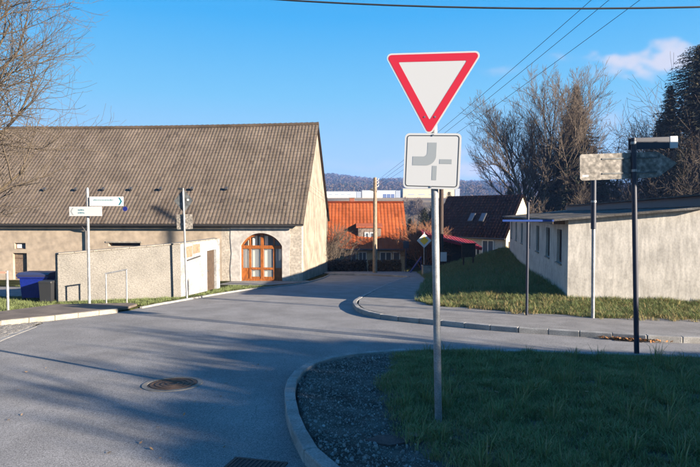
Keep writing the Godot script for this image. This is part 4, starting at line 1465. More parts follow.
func gabled(t: Node3D, x0: float, x1: float, D: float, H: float, R: float, wall: Material, gable: Material) -> void:
	var mb := MB.new()
	mb.box(Vector3(x0, -0.6, -0.3), Vector3(x1, H, 0))
	part("front_wall", mb, wall, t)
	mb = MB.new()
	mb.box(Vector3(x0, -0.6, -D), Vector3(x1, H, -D + 0.3))
	part("back_wall", mb, wall, t)
	for s in 2:
		mb = MB.new()
		var b := Basis(Vector3(0, 0, -1), Vector3.UP, Vector3.RIGHT)
		mb.prism(PackedVector2Array([Vector2(0.002, -0.6), Vector2(D - 0.002, -0.6), Vector2(D - 0.002, H), Vector2(D / 2, R - 0.1), Vector2(0.002, H)]), 0.002, 0.3, Transform3D(b, Vector3(x1 if s else x0 - 0.302, 0, 0)))
		part("gable_wall", mb, gable, t)

func orange_house() -> void:
	var t := thing("orange_roof_house", "small house with a bright orange tiled roof and grey dormer beyond the street end", "house", Vector3(0, -3.3, -44.3))
	var x0 := -6.0
	var x1 := 4.3
	var D := 7.4
	gabled(t, x0, x1, D, 2.9, 6.2, M.cream_wall, M.cream_wall)
	var e := Vector3(x0 - 0.3, 2.30, 0.72)
	var up := Vector3(0, 6.2, -D / 2) - Vector3(0, 2.30, 0.72)
	var w := up.normalized()
	var n := Vector3.RIGHT.cross(w)
	var mb := MB.new()
	tiles(mb, e, Vector3.RIGHT, w, n, 36, 15, (x1 - x0 + 0.85) / 36.0, up.length() / 15, Color(0.47, 0.115, 0.038), Color(0.60, 0.165, 0.06), 0.02)
	var ro := part("roof_tile", mb, M.tile, t, "bright orange roof tiles")
	ro.set_meta("kind", "stuff")
	mb = MB.new()
	var e2 := e + Vector3(x1 - x0 + 0.85, 0, 0)
	var q := -n * 0.06
	mb.quad(e + q, e2 + q, e2 + up + q, e + up + q)
	mb.quad(Vector3(e2.x, 2.7, -D - 0.3), Vector3(e.x, 2.7, -D - 0.3), e + up + q, e2 + up + q)
	mb.quad(e + q, e, e2, e2 + q)
	part("roof_boarding", mb, M.brick_red, t)
	mb = MB.new()
	mb.tint = Color(0.24, 0.045, 0.012)
	mb.tube([e + up + Vector3(0, 0.02, 0), e2 + up + Vector3(0, 0.02, 0)], [0.12, 0.12], 8)
	part("ridge", mb, M.tile, t)
	mb = MB.new()
	mb.cbox(Vector3(-0.05, 5.6, -4.1), Vector3(0.4, 6.62, -3.65), 0.02)
	var ch := part("chimney", mb, M.brick_red, t)
	mb = MB.new()
	mb.box(Vector3(-0.1, 6.62, -4.15), Vector3(0.45, 6.68, -3.6))
	part("chimney_cap", mb, M.concrete, ch)
	# dormer
	mb = MB.new()
	mb.prism(PackedVector2Array([Vector2(0.68, 2.85), Vector2(2.62, 2.85), Vector2(2.62, 4.0), Vector2(0.68, 4.0)]), -2.6, -0.35)
	var dm := part("dormer", mb, M.cladding, t, "grey clad dormer")
	for k in 8:
		mb = MB.new()
		mb.box(Vector3(0.69 + k * 0.241, 2.87, -0.35), Vector3(0.69 + k * 0.241 + 0.225, 3.98, -0.335))
		part("cladding_board", mb, M.cladding, dm)
	mb = MB.new()
	mb.prism(PackedVector2Array([Vector2(-0.12, 4.0), Vector2(2.9, 4.62), Vector2(2.9, 4.70), Vector2(-0.12, 4.1)]), -2.78, -0.52, Transform3D(Basis(Vector3(0, 0, -1), Vector3.UP, Vector3.RIGHT), Vector3(3.3, 0, -0.35)))
	part("dormer_roof", mb, M.orange_tile, dm)
	mb = MB.new()
	mb.box(Vector3(0.6, 2.74, -0.4), Vector3(2.7, 2.86, -0.28))
	part("dormer_flashing", mb, M.frame_white, dm)
	for x in [1.24, 1.66]:
		simple_window(dm, x, 3.12, 0.36, 0.5, -0.32, M.frame_white, M.sky_glass, 0)
	simple_window(t, -0.3, 1.15, 0.85, 0.85, 0.01, M.frame_white, M.sky_glass)
	simple_window(t, 0.7, 1.15, 0.7, 0.85, 0.01, M.frame_white, M.sky_glass)
	simple_window(t, 2.5, 0.95, 1.0, 1.05, 0.01, M.frame_white, M.sky_glass)
	simple_window(t, 3.6, 0.95, 0.6, 1.05, 0.01, M.frame_white, M.sky_glass, 0)
	mb = MB.new()
	mb.tube([Vector3(e.x, 2.24, 0.8), Vector3(e2.x, 2.24, 0.8)], [0.06, 0.06], 8)
	part("gutter", mb, M.gutter, t)

func dark_roof_house() -> void:
	# its front looks to the left of the viewer, its gable to the right
	var t := thing("dark_roof_house", "pale house with a steep dark brown roof and two skylights", "house", Vector3(13.0, -2.4, -45.0), -42.0)
	var x0 := -7.0
	var D := 6.2
	gabled(t, x0, 0.0, D, 2.4, 6.0, M.house_wall, M.cream_wall)
	var e := Vector3(x0 - 0.3, 2.22, 0.35)
	var up := Vector3(0, 6.0, -D / 2) - Vector3(0, 2.22, 0.35)
	var w := up.normalized()
	var n := Vector3.RIGHT.cross(w)
	var mb := MB.new()
	tiles(mb, e, Vector3.RIGHT, w, n, 26, 15, 7.75 / 26.0, up.length() / 15, Color(0.052, 0.028, 0.024), Color(0.078, 0.042, 0.036), 0.02)
	var ro := part("roof_tile", mb, M.tile, t, "dark brown roof tiles")
	ro.set_meta("kind", "stuff")
	mb = MB.new()
	var e2 := e + Vector3(7.75, 0, 0)
	var q := -n * 0.06
	mb.quad(e + q, e2 + q, e2 + up + q, e + up + q)
	mb.quad(Vector3(e2.x, 2.25, -D - 0.35), Vector3(e.x, 2.25, -D - 0.35), e + up + q, e2 + up + q)
	part("roof_boarding", mb, M.dark_wood, t)
	for x in [-3.6, -2.5]:
		mb = MB.new()
		mb.box(Vector3(-0.24, -0.5, 0.0), Vector3(0.24, 0.5, 0.12), Transform3D(Basis(Vector3.RIGHT, w, n), e + Vector3(x - e.x, 0, 0) + up * 0.45))
		var sk := part("skylight", mb, M.gutter, t)
		mb = MB.new()
		mb.box(Vector3(-0.19, -0.44, 0.12), Vector3(0.19, 0.44, 0.13), Transform3D(Basis(Vector3.RIGHT, w, n), e + Vector3(x - e.x, 0, 0) + up * 0.45))
		part("pane", mb, M.sky_glass, sk)
	simple_window(t, -1.9, 0.8, 1.1, 1.2, 0.01, M.frame_white, M.sky_glass)
	simple_window(t, -5.0, 0.8, 1.1, 1.2, 0.01, M.frame_white, M.sky_glass)
	mb = MB.new()
	mb.tube([Vector3(x0 - 0.3, 2.16, 0.42), Vector3(0.4, 2.16, 0.42)], [0.06, 0.06], 8)
	part("gutter", mb, M.gutter, t)
	# cellar porch by the gable
	mb = MB.new()
	mb.box(Vector3(0.31, 0.0, -1.6), Vector3(0.35, 1.9, -0.5))
	part("side_door", mb, M.dark_wood, t)

func red_shed() -> void:
	var t := thing("red_roof_shed", "dark timber shed with a red sheet metal roof", "shed", Vector3(7.7, -2.5, -40.0))
	var mb := MB.new()
	for k in 12:
		mb = MB.new()
		mb.box(Vector3(-1.3 + k * 0.26, -0.3, -0.03), Vector3(-1.3 + k * 0.26 + 0.25, 2.6 - k * 0.062, 0.0 + 0.012 * (k % 2)))
		part("wall_board", mb, M.dark_wood, t)
	mb = MB.new()
	mb.box(Vector3(-1.3, -0.3, -2.6), Vector3(1.8, 1.9, -2.55))
	mb.box(Vector3(1.75, -0.3, -2.55), Vector3(1.8, 1.85, -0.03))
	part("rear_wall", mb, M.dark_wood, t)
	mb = MB.new()
	var r := Transform3D(Basis(Vector3.BACK, -0.235) * Basis(Vector3.RIGHT, 0.10), Vector3(0, 2.5, -1.2))
	mb.box(Vector3(-2.3, 0, -1.7), Vector3(2.3, 0.05, 1.7), r)
	for k in 16:
		mb.box(Vector3(-2.28 + k * 0.3, 0.05, -1.7), Vector3(-2.22 + k * 0.3, 0.085, 1.7), r)
	part("sheet_roof", mb, M.red_sheet, t)
	mb = MB.new()
	mb.box(Vector3(-2.3, -0.16, 1.68), Vector3(2.3, 0.0, 1.72), r)
	part("fascia_board", mb, M.red_sheet, t)
	for x in [-2.0, 1.9]:
		mb = MB.new()
		mb.box(Vector3(x - 0.06, -0.4, 0.35), Vector3(x + 0.06, 2.42 - x * 0.235, 0.47))
		part("post", mb, M.dark_wood, t)

func small_far_things() -> void:
	var t := thing("notice_board", "dark wooden notice board on two legs at the top of the bank", "notice board", Vector3(7.4, bank_y(7.4, 33.0), -33.0))
	var mb := MB.new()
	mb.cbox(Vector3(-0.42, 0.55, -0.05), Vector3(0.42, 1.35, 0.05), 0.01)
	part("board", mb, M.dark_wood, t)
	mb = MB.new()
	mb.box(Vector3(-0.48, 1.35, -0.12), Vector3(0.48, 1.42, 0.12))
	part("cap_board", mb, M.dark_wood, t)
	for x in [-0.3, 0.3]:
		mb = MB.new()
		mb.box(Vector3(x - 0.04, -0.2, -0.04), Vector3(x + 0.04, 0.55, 0.04))
		part("leg", mb, M.dark_wood, t)
	t = thing("yellow_diamond_sign", "yellow and white priority diamond on a far post behind the give way post", "road sign", P(5.05, 36.0, 0.1))
	mb = MB.new()
	mb.tube([Vector3(0, -0.1, 0), Vector3(0, 2.9, 0)], [0.03, 0.03], 8)
	part("post", mb, M.galvanised, t)
	mb = MB.new()
	mb.prism(PackedVector2Array([Vector2(0, -0.5), Vector2(0.5, 0), Vector2(0, 0.5), Vector2(-0.5, 0)]), 0.035, 0.05, Transform3D(Basis(), Vector3(0, 2.3, 0)))
	var pl := part("white_plate", mb, M.sign_white, t)
	mb = MB.new()
	mb.prism(PackedVector2Array([Vector2(0, -0.3), Vector2(0.3, 0), Vector2(0, 0.3), Vector2(-0.3, 0)]), 0.05, 0.055, Transform3D(Basis(), Vector3(0, 2.3, 0)))
	part("yellow_centre", mb, M.sign_yellow, pl)
	t = thing("concrete_planter", "pale concrete block planter at the foot of the bank", "planter", P(4.95, 33.6, 0.09))
	mb = MB.new()
	mb.cbox(Vector3(-0.34, -0.1, -0.34), Vector3(0.34, 0.62, 0.34), 0.02)
	part("box", mb, M.concrete, t)
	mb = MB.new()
	mb.cbox(Vector3(-0.37, 0.62, -0.37), Vector3(0.37, 0.70, 0.37), 0.02)
	part("rim", mb, M.concrete, t)
	mb = MB.new()
	mb.box(Vector3(-0.3, 0.70, -0.3), Vector3(0.3, 0.715, 0.3))
	part("soil", mb, M.soil, t)
	t = thing("white_box_sign", "small white board on a stake before the red roofed shed", "sign", Vector3(6.55, bank_y(6.55, 37.0), -37.0))
	mb = MB.new()
	mb.box(Vector3(-0.22, 0.35, 0.02), Vector3(0.22, 1.0, 0.06))
	part("board", mb, M.sign_white, t)
	mb = MB.new()
	mb.box(Vector3(-0.03, -0.2, -0.02), Vector3(0.03, 0.95, 0.02))
	part("stake", mb, M.dark_wood, t)
	t = thing("small_road_sign", "small dark sign on a post at the far street end", "road sign", P(4.2, 39.6, 0.1))
	mb = MB.new()
	mb.tube([Vector3(0, -0.1, 0), Vector3(0, 2.35, 0)], [0.05, 0.05], 8)
	part("post", mb, M.post_dark, t)
	mb = MB.new()
	mb.prism(rrect(0.42, 0.55, 0.04, 0, 2.05), 0.05, 0.07)
	part("plate", mb, M.post_dark, t)
	t = thing("blue_slide", "small blue plastic slide leaning by the far hedge", "slide", P(4.75, 38.4, 0.1))
	mb = MB.new()
	mb.cbox(Vector3(-0.18, -0.03, -0.75), Vector3(0.18, 0.03, 0.75), 0.01, Transform3D(Basis(Vector3.BACK, 0.95) * Basis(Vector3.UP, PI / 2), Vector3(0, 0.55, 0)))
	part("chute", mb, M.street_blue, t)
	mb = MB.new()
	mb.rod(Vector3(0.42, -0.1, 0), Vector3(0.42, 1.1, 0), 0.03, 8)
	part("support", mb, M.street_blue, t)

func poles_and_wires() -> void:
	var t := thing("wooden_pole", "wooden utility pole with small lamp at the end of the street", "utility pole", P(1.8, 38.0, 0.1))
	var mb := MB.new()
	mb.tube([Vector3(0, -0.3, 0), Vector3(0, 6.85, 0)], [0.17, 0.12], 12)
	part("pole", mb, M.pole_wood, t)
	mb = MB.new()
	mb.cbox(Vector3(-0.62, 5.62, -0.1), Vector3(-0.1, 5.76, 0.1), 0.02, Transform3D(Basis(Vector3.BACK, -0.4), Vector3(-2.0, 0.55, 0)))
	part("lamp_head", mb, M.gutter, t)
	for k in 3:
		mb = MB.new()
		mb.tube([Vector3(0.12, 6.2 + k * 0.22, 0), Vector3(0.24, 6.22 + k * 0.22, 0), Vector3(0.24, 6.34 + k * 0.22, 0)], [0.02, 0.02, 0.035], 8)
		part("insulator", mb, M.frame_white, t)
	t = thing("dark_pole", "dark pole just behind the give way post by the bank", "utility pole", Vector3(6.72, terrain_y(6.7, 39.0), -39.0))
	mb = MB.new()
	mb.tube([Vector3(0, -0.3, 0), Vector3(0, 6.6, 0)], [0.19, 0.16], 12)
	part("pole", mb, M.dark_wood, t)
	mb = MB.new()
	mb.tube([Vector3(0, 6.6, 0), Vector3(0, 6.66, 0)], [0.19, 0.1], 12)
	part("cap", mb, M.zinc, t)
	# poles that stand to the right and behind the viewer and carry the lines
	t = thing("line_pole", "tall utility pole to the right carrying the overhead cable", "utility pole", Vector3(23.0, -0.75, -10.5))
	mb = MB.new()
	mb.tube([Vector3(0, -0.3, 0), Vector3(0, 13.3, 0)], [0.19, 0.13], 10)
	part("pole", mb, M.pole_wood, t)
	t = thing("rear_pole", "utility pole behind the viewer carrying the three street wires", "utility pole", Vector3(12.1, 0.5, 8.0))
	mb = MB.new()
	mb.tube([Vector3(0, -0.3, 0), Vector3(0, 12.0, 0)], [0.19, 0.13], 10)
	part("pole", mb, M.pole_wood, t)
	mb = MB.new()
	mb.box(Vector3(-1.1, 11.55, -0.07), Vector3(1.1, 11.7, 0.07))
	part("cross_arm", mb, M.pole_wood, t)
	t = thing("cable_pole", "utility pole at the left end of the overhead cable", "utility pole", P(-16.0, 17.0))
	mb = MB.new()
	mb.tube([Vector3(0, -0.3, 0), Vector3(0, 11.7, 0)], [0.19, 0.13], 10)
	part("pole", mb, M.pole_wood, t)
	t = thing("rounded_sign", "rounded plate on a post on the island right of the direction signpost, outside the picture", "road sign", Vector3(7.6, island_y(7.6, 7.2), -7.2))
	mb = MB.new()
	mb.tube([Vector3(0, -0.1, 0), Vector3(0, 4.2, 0)], [0.04, 0.04], 12)
	part("post", mb, M.galvanised, t)
	mb = MB.new()
	mb.prism(rrect(1.16, 0.78, 0.12, 0.0, 3.79), -0.06, -0.045)
	part("plate", mb, M.sign_back, t)
	# cable across the street: hangs between line_pole and cable_pole
	var pts := []
	var rad := []
	for k in 33:
		var s := k / 32.0
		pts.append(Vector3(23.0 - 39.0 * s, 7.19 - 3.34 * s + 6.5 * s * s, -(10.5 + 6.5 * s)))
		rad.append(0.022)
	var one := MB.new()
	one.tube(pts, rad, 6)
	var c := part(numbered("overhead_cable"), one, M.cable, self)
	c.set_meta("label", "thick black overhead cable crossing the sky above the give way sign"); c.set_meta("category", "cable")
	var from := [Vector3(2.02, 4.32, -38.0), Vector3(2.02, 4.10, -38.0), Vector3(2.02, 3.88, -38.0)]
	var to := [Vector3(11.1, 12.15, 8.0), Vector3(12.1, 12.4, 8.0), Vector3(13.15, 12.15, 8.0)]
	var said := ["leftmost thin wire rising from the street end pole into the sky", "middle thin wire rising from the street end pole into the sky", "rightmost thin wire rising from the street end pole into the sky"]
	for k in 3:
		pts = []
		rad = []
		for j in 33:
			var s := j / 32.0
			pts.append(from[k].lerp(to[k], s) - Vector3(0, 4.0 * 0.55 * s * (1 - s), 0))
			rad.append(0.008)
		one = MB.new()
		one.tube(pts, rad, 5)
		c = part(numbered("overhead_wire"), one, M.cable, self)
		c.set_meta("label", said[k]); c.set_meta("category", "wire"); c.set_meta("group", "wires from the street end pole")

# ---------------------------------------------------------------- plants
class Growth:
	var wood := MB.new()
	var crown := MB.new()
	var r := RandomNumberGenerator.new()
	var kids := [7, 6, 5, 4]
	var ratio := 0.62
	var angle := 0.75
	var up := 0.12
	var wig := 0.22
	var thin := 0.006
	var split := 1      # branches up to this level belong to the trunk
	var depth := 4
	var straight := 0.0

	func limb(p: Vector3, dir: Vector3, ln: float, rad: float, lv: int) -> void:
		var n := 5 if lv == 0 else (4 if lv < 3 else 3)
		var pts := [p]
		var rs := [rad]
		var dirs := [dir]
		for i in n:
			var j := Vector3(r.randfn(), r.randfn(), r.randfn()) * wig * (0.4 if lv == 0 else 1.0)
			dir = (dir + j + Vector3.UP * up * (1.0 if lv > 0 else 0.3)).normalized()
			p += dir * ln / n
			pts.append(p)
			dirs.append(dir)
			rs.append(maxf(thin, rad * (1.0 - 0.72 * (i + 1.0) / n)))
		(wood if lv <= split else crown).tube(pts, rs, 8 if lv == 0 else (5 if lv <= split else 3), false)
		if lv >= depth: return
		var k: int = kids[lv]
		for j in k:
			var f := (j + 0.35 + r.randf() * 0.6) / k
			f = lerpf(0.22 if lv > 0 else 0.25, 1.0, f)
			var at := f * n
			var s := mini(int(at), n - 1)
			var q: Vector3 = pts[s].lerp(pts[s + 1], at - s)
			var d: Vector3 = dirs[s + 1]
			var side := d.cross(Vector3(r.randfn(), r.randfn(), r.randfn())).normalized()
			var a := angle * r.randf_range(0.6, 1.25) * (1.25 - 0.5 * f)
			var cd := (d * cos(a) + side * sin(a)).normalized()
			limb(q, cd, ln * ratio * r.randf_range(0.75, 1.2) * (1.2 - 0.45 * f), maxf(thin, rad * 0.55 * (1.1 - 0.6 * f)), lv + 1)

func plant_tree(tr: Growth, called: String, label: String, at: Vector3, bark: Material, twig: Material, group := "", category := "tree") -> Node3D:
	var t := thing(called, label, category, at, 0.0, group)
	part("trunk", tr.wood, bark, t)
	part("crown", tr.crown, twig, t)
	return t

func conifer(called: String, label: String, at: Vector3, h: float, rad: float, seed_: int, dark: Color, light: Color, density := 1.0, bare := 0.05, group := "", taper := 1.0) -> Node3D:
	var t := thing(called, label, "tree", at, 0.0, group)
	var r := RandomNumberGenerator.new()
	r.seed = seed_
	var mb := MB.new()
	mb.tube([Vector3(0, -0.2, 0), Vector3(0, h * 0.5, 0), Vector3(0, h * 0.98, 0)], [h * 0.022, h * 0.012, 0.02], 8)
	part("trunk", mb, M.bark, t)
	mb = MB.new()
	var n := int(230 * density)
	for k in n:
		var f := bare + (1.0 - bare) * pow((k + r.randf()) / n, 0.85)
		var ln := rad * pow(maxf(0.02, 1.02 - f), taper) * r.randf_range(0.72, 1.12) + 0.12
		var a := k * 2.39996 + r.randf() * 0.6
		var out := Vector3(cos(a), 0, sin(a))
		var side := Vector3(-sin(a), 0, cos(a))
		var y0 := h * f
		var sprays := maxi(3, int(11 * density * ln / rad + 3))
		for s in sprays:
			var q := (s + r.randf()) / sprays
			var p := Vector3(0, y0 - ln * 0.32 * q + ln * 0.12 * q * q, 0) + out * ln * q
			var sz := (0.20 + 0.055 * h * 0.35) * (1.1 - 0.4 * q) * r.randf_range(0.7, 1.3) * (1.05 - 0.75 * f)
			mb.tint = dark.lerp(light, r.randf())
			for e in 3:
				var d := (out * r.randf_range(0.2, 1.0) + side * r.randf_range(-1.1, 1.1) + Vector3.UP * r.randf_range(-0.55, 0.25)).normalized()
				var wv := d.cross(Vector3(r.randfn(), r.randfn() + 1.0, r.randfn())).normalized() * sz * 0.2
				mb.tri(p - wv, p + wv, p + d * sz * 1.5)
	part("crown", mb, M.needle, t)
	return t

func bush(called: String, label: String, at: Vector3, h: float, spread: float, stems: int, seed_: int, twig: Material, depth := 3, thin := 0.006, category := "shrub", group := "") -> Node3D:
	var tr := Growth.new()
	tr.r.seed = seed_
	tr.depth = depth
	tr.split = 0
	tr.kids = [9, 7, 5, 3]
	tr.thin = thin
	tr.up = 0.05
	tr.wig = 0.14
	tr.angle = 0.8
	for k in stems:
		var a := TAU * k / stems + tr.r.randf() * 0.8
		var lean := tr.r.randf_range(0.1, 0.75)
		tr.limb(Vector3(cos(a), 0, sin(a)) * spread * 0.18 * tr.r.randf() + Vector3(0, -0.1, 0), Vector3(cos(a) * lean, 1.0, sin(a) * lean).normalized(), h * tr.r.randf_range(0.55, 0.8), 0.012 * h + 0.01, 0)
	return plant_tree(tr, called, label, at, twig, twig, group, category)

func plants() -> void:
	# the bare tree whose boughs reach in from the left
	var tr := Growth.new()
	tr.r.seed = 57
	tr.kids = [17, 8, 7, 4]
	tr.depth = 4
	tr.angle = 0.95
	tr.ratio = 0.62
	tr.up = 0.09
	tr.wig = 0.15
	tr.thin = 0.0035
	tr.limb(Vector3(0, -0.1, 0), Vector3(0.10, 1, 0.05).normalized(), 6.0, 0.17, 0)
	plant_tree(tr, "bare_ash_tree", "bare tree whose lichen tinted branches reach over the barn roof from the left edge", P(-10.4, 13.2, 0.1), M.bark_pale, M.twig_lichen)
	# big bare tree and spruce behind the low building
	tr = Growth.new()
	tr.r.seed = 5
	tr.kids = [14, 9, 6, 4]
	tr.angle = 0.66
	tr.ratio = 0.5
	tr.up = 0.10
	tr.wig = 0.11
	tr.thin = 0.011
	for k in 5:
		var a := TAU * k / 5 + 0.5
		tr.limb(Vector3(cos(a) * 0.3, -0.2, sin(a) * 0.3), Vector3(cos(a) * 0.27, 1, sin(a) * 0.27).normalized(), 13.4 - k * 1.1, 0.22, 0)
	plant_tree(tr, "big_bare_tree", "big bare spreading tree behind the low building", Vector3(19.4, -1.6, -55), M.bark_pale, M.twig)
	conifer("spruce", "dark pointed spruce rising behind the big bare tree", Vector3(22.9, -1.8, -54), 16.6, 6.0, 3, Color(0.018, 0.026, 0.013), Color(0.05, 0.054, 0.026), 3.6)
	# woodland edge at the right
	conifer("spruce", "dark spruce among the brown trees at the right edge", Vector3(30.0, -1.5, -50), 15.4, 4.2, 8, Color(0.022, 0.026, 0.014), Color(0.06, 0.052, 0.024), 2.6)
	conifer("pine_tree", "tall dark pine with a broad layered crown topping the right edge of the wood", Vector3(32.8, -1.5, -50), 19.2, 5.4, 14, Color(0.016, 0.02, 0.011), Color(0.055, 0.046, 0.023), 2.4, 0.6, "", 0.4)
	conifer("spruce", "broad dark evergreen filling the right edge below the pine", Vector3(35.0, -1.5, -54), 15.0, 5.0, 15, Color(0.018, 0.022, 0.012), Color(0.055, 0.048, 0.024), 2.6)
	var spots := [[29.0, 49.5, 8.0], [32.4, 48.5, 9.5], [36.0, 50.0, 12.0], [27.0, 52.0, 6.4], [25.4, 51.0, 5.6], [31.0, 55.0, 14.5], [37.0, 52.0, 16.0], [22.2, 52.5, 6.2]]
	var says := ["brown leafless tree in front of the spruce at the wood's right end", "tall brown leafless tree beside the direction boards", "brown leafless tree cut by the right frame edge", "low brown leafless tree in the dip of the wood's skyline", "low brown leafless tree right of the big bare tree", "tall brown leafless tree below the pine", "tallest brown leafless tree at the far right", "small brown leafless tree at the foot of the dark spruce"]
	for k in spots.size():
		bush("leafless_tree", says[k], Vector3(spots[k][0], -1.6, -spots[k][1]), spots[k][2], 3.0, 7, 40 + k, M.twig if k % 2 else M.twig_dark, 3, 0.013, "tree", "leafless trees behind the low building")
	for a in [[26.2, 55.0, 7.6, 2.6, "low dark evergreen in the gap of the wood behind the boards"], [22.0, 56.0, 8.2, 2.8, "dark evergreen at the foot of the big bare tree"], [17.2, 57.0, 6.6, 2.4, "small dark evergreen left of the big bare tree"], [33.0, 46.5, 11.5, 4.2, "dark evergreen low at the right edge"], [29.4, 47.5, 9.6, 3.6, "dark evergreen beside the arrow board's tip"], [30.8, 53.0, 13.0, 4.2, "dark evergreen between the pine and the skyline dip"]]:
		conifer("low_evergreen", a[4], Vector3(a[0], -1.7, -a[1]), a[2], a[3], int(a[0] * 10), Color(0.02, 0.024, 0.014), Color(0.055, 0.05, 0.024), 1.8)
	# brown scrub between the dark roof and the big tree
	for a in [[15.2, 58.0, 6.0, "brown scrub above the dark roof"], [18.4, 50.0, 5.4, "brown scrub at the low building's far roof end"], [13.0, 66.0, 6.8, "brown scrub left of the dark roof's ridge"]]:
		bush("scrub", a[3], Vector3(a[0], terrain_y(a[0], a[1]), -a[1]), a[2], 4.0, 8, int(a[1]), M.twig_dark, 3, 0.02)
	# in the dip beyond the street
	conifer("garden_spruce", "green spruce behind the give way post, left of the dark roof", Vector3(11.2, -4.0, -60), 8.4, 2.3, 17, Color(0.035, 0.042, 0.017), Color(0.11, 0.10, 0.04), 1.2)
	conifer("garden_fir", "dark fir right of the orange roof", Vector3(8.2, -4.0, -58), 6.6, 2.2, 18, Color(0.018, 0.024, 0.014), Color(0.04, 0.045, 0.02), 1.2)
	conifer("garden_cypress", "low dark evergreen hedge tree beside the orange roof", Vector3(6.2, -3.8, -55), 5.2, 2.4, 19, Color(0.014, 0.02, 0.013), Color(0.035, 0.04, 0.02), 1.3)
	bush("russet_bush", "russet leafless bush between the orange roof and the red shed", Vector3(5.9, -2.6, -42), 3.6, 2.0, 9, 77, mat("twig_russet", Color(0.22, 0.105, 0.055), 0.95), 3, 0.008)
	bush("bare_shrub", "bare shrub by the barn corner before the orange roof", P(-1.4, 41.5, 0), 3.2, 1.6, 6, 78, M.twig, 3, 0.008)
	bush("field_tree", "small round bare tree in the green field", Vector3(28.0, terrain_y(28, 235), -235), 9.0, 5.0, 9, 79, M.twig, 3, 0.06, "tree")
	hedge("clipped_hedge", "dark clipped hedge below the orange house, left of the wooden pole", -3.0, 1.3, 41.4, 0.95, Color(0.02, 0.018, 0.012), Color(0.05, 0.04, 0.025))
	hedge("brown_hedge", "brown clipped hedge below the orange house, right of the wooden pole", 1.45, 4.0, 41.4, 0.95, Color(0.07, 0.045, 0.022), Color(0.14, 0.09, 0.045))
	# trees that stand to the right of the viewer and shade the island
	var row := [[17.9, -0.9, 5.1], [17.2, -4.9, 4.95], [17.0, -3.2, 4.95], [17.0, -1.7, 4.95], [17.8, -6.3, 5.0], [19.0, -0.7, 4.95], [20.1, -0.8, 4.8], [21.3, -1.0, 4.6], [22.5, -1.1, 4.6], [23.7, -1.1, 4.6], [25.0, -1.1, 4.55], [18.9, -6.6, 5.1], [18.6, -5.2, 5.1], [18.3, -3.8, 5.1], [18.2, -2.4, 5.1], [19.5, -2.2, 4.95], [20.8, -2.4, 4.85], [22.1, -2.6, 4.85], [23.5, -2.6, 4.85], [25.0, -2.6, 4.85], [20.2, -6.0, 5.2], [20.0, -4.4, 5.2]]
	var first: Node3D = null
	for k in row.size():
		var a: Array = row[k]
		var at := Vector3(a[0], island_y(a[0], a[1]) - 0.05, -a[1])
		var said := "dense conifer of the row right of the viewer that shades the island"
		if first == null:
			first = conifer("hedge_conifer", said, at, 5.0, 1.25, 60, Color(0.02, 0.03, 0.014), Color(0.05, 0.06, 0.025), 3.6, 0.02, "conifer row right of the viewer", 0.42)
			first.scale = Vector3(1, a[2] / 5.0, 1)
		else:
			copy_of(first, said, Transform3D(Basis(Vector3.UP, k * 1.3).scaled(Vector3(1, a[2] / 5.0, 1)), at), "hedge_conifer")
	for a in [[17.3, -5.4, 4.3, "twiggy bush before the conifer row, nearest the viewer's back"], [17.1, -3.8, 4.3, "twiggy bush before the conifer row, second from the viewer's back"], [16.9, -2.2, 4.3, "twiggy bush before the conifer row, third from the viewer's back"], [17.0, -0.6, 4.3, "twiggy bush before the conifer row, at its street end"]]:
		bush("roadside_bush", a[3], Vector3(a[0], island_y(a[0], a[1]), -a[1]), a[2], 1.8, 17, int(90 + a[0] * 10 - a[1]), M.twig_dark, 3, 0.013, "shrub", "twiggy bushes right of the viewer")

func hedge(called: String, label: String, x0: float, x1: float, d: float, h: float, dark: Color, light: Color) -> void:
	var t := thing(called, label, "hedge", P(0, d, 0.0))
	var r := RandomNumberGenerator.new()
	r.seed = int(d * 10 + x0 * 7)
	var mb := MB.new()
	for k in int((x1 - x0) * 900):
		var p := Vector3(r.randf_range(x0, x1), r.randf_range(-0.1, h), r.randf_range(-0.35, 0.35))
		mb.tint = dark.lerp(light, r.randf())
		var d1 := Vector3(r.randfn(), r.randfn(), r.randfn()).normalized() * 0.10
		var d2 := d1.cross(Vector3(r.randfn(), r.randfn(), r.randfn())).normalized() * 0.05
		mb.quad(p - d1, p + d2, p + d1, p - d2)
	part("foliage", mb, M.needle, t)
	mb = MB.new()
	var x := x0 + 0.2
	while x < x1:
		mb.tube([Vector3(x, -0.2, 0), Vector3(x + r.randf_range(-0.1, 0.1), h * 0.8, 0)], [0.03, 0.012], 5)
		x += 0.4
	var s := part("stem", mb, M.bark, t)
	s.set_meta("kind", "stuff")

func leaf_cloud(k: int, seed_: int) -> ArrayMesh:
	var r := RandomNumberGenerator.new()
	r.seed = seed_
	var mb := MB.new()
	for j in k:
		var p := Vector3(r.randfn(), r.randfn(), r.randfn()).normalized() * pow(r.randf(), 0.4)
		if p.y < -0.5: p.x *= 0.4; p.z *= 0.4
		var d := Vector3(r.randfn(), absf(r.randfn()) + 0.3, r.randfn()).normalized() * r.randf_range(0.25, 0.55)
		var e := d.cross(Vector3(r.randfn(), r.randfn(), r.randfn())).normalized() * 0.13
		mb.tri(p - e, p + e, p + d)
	return mb.mesh()

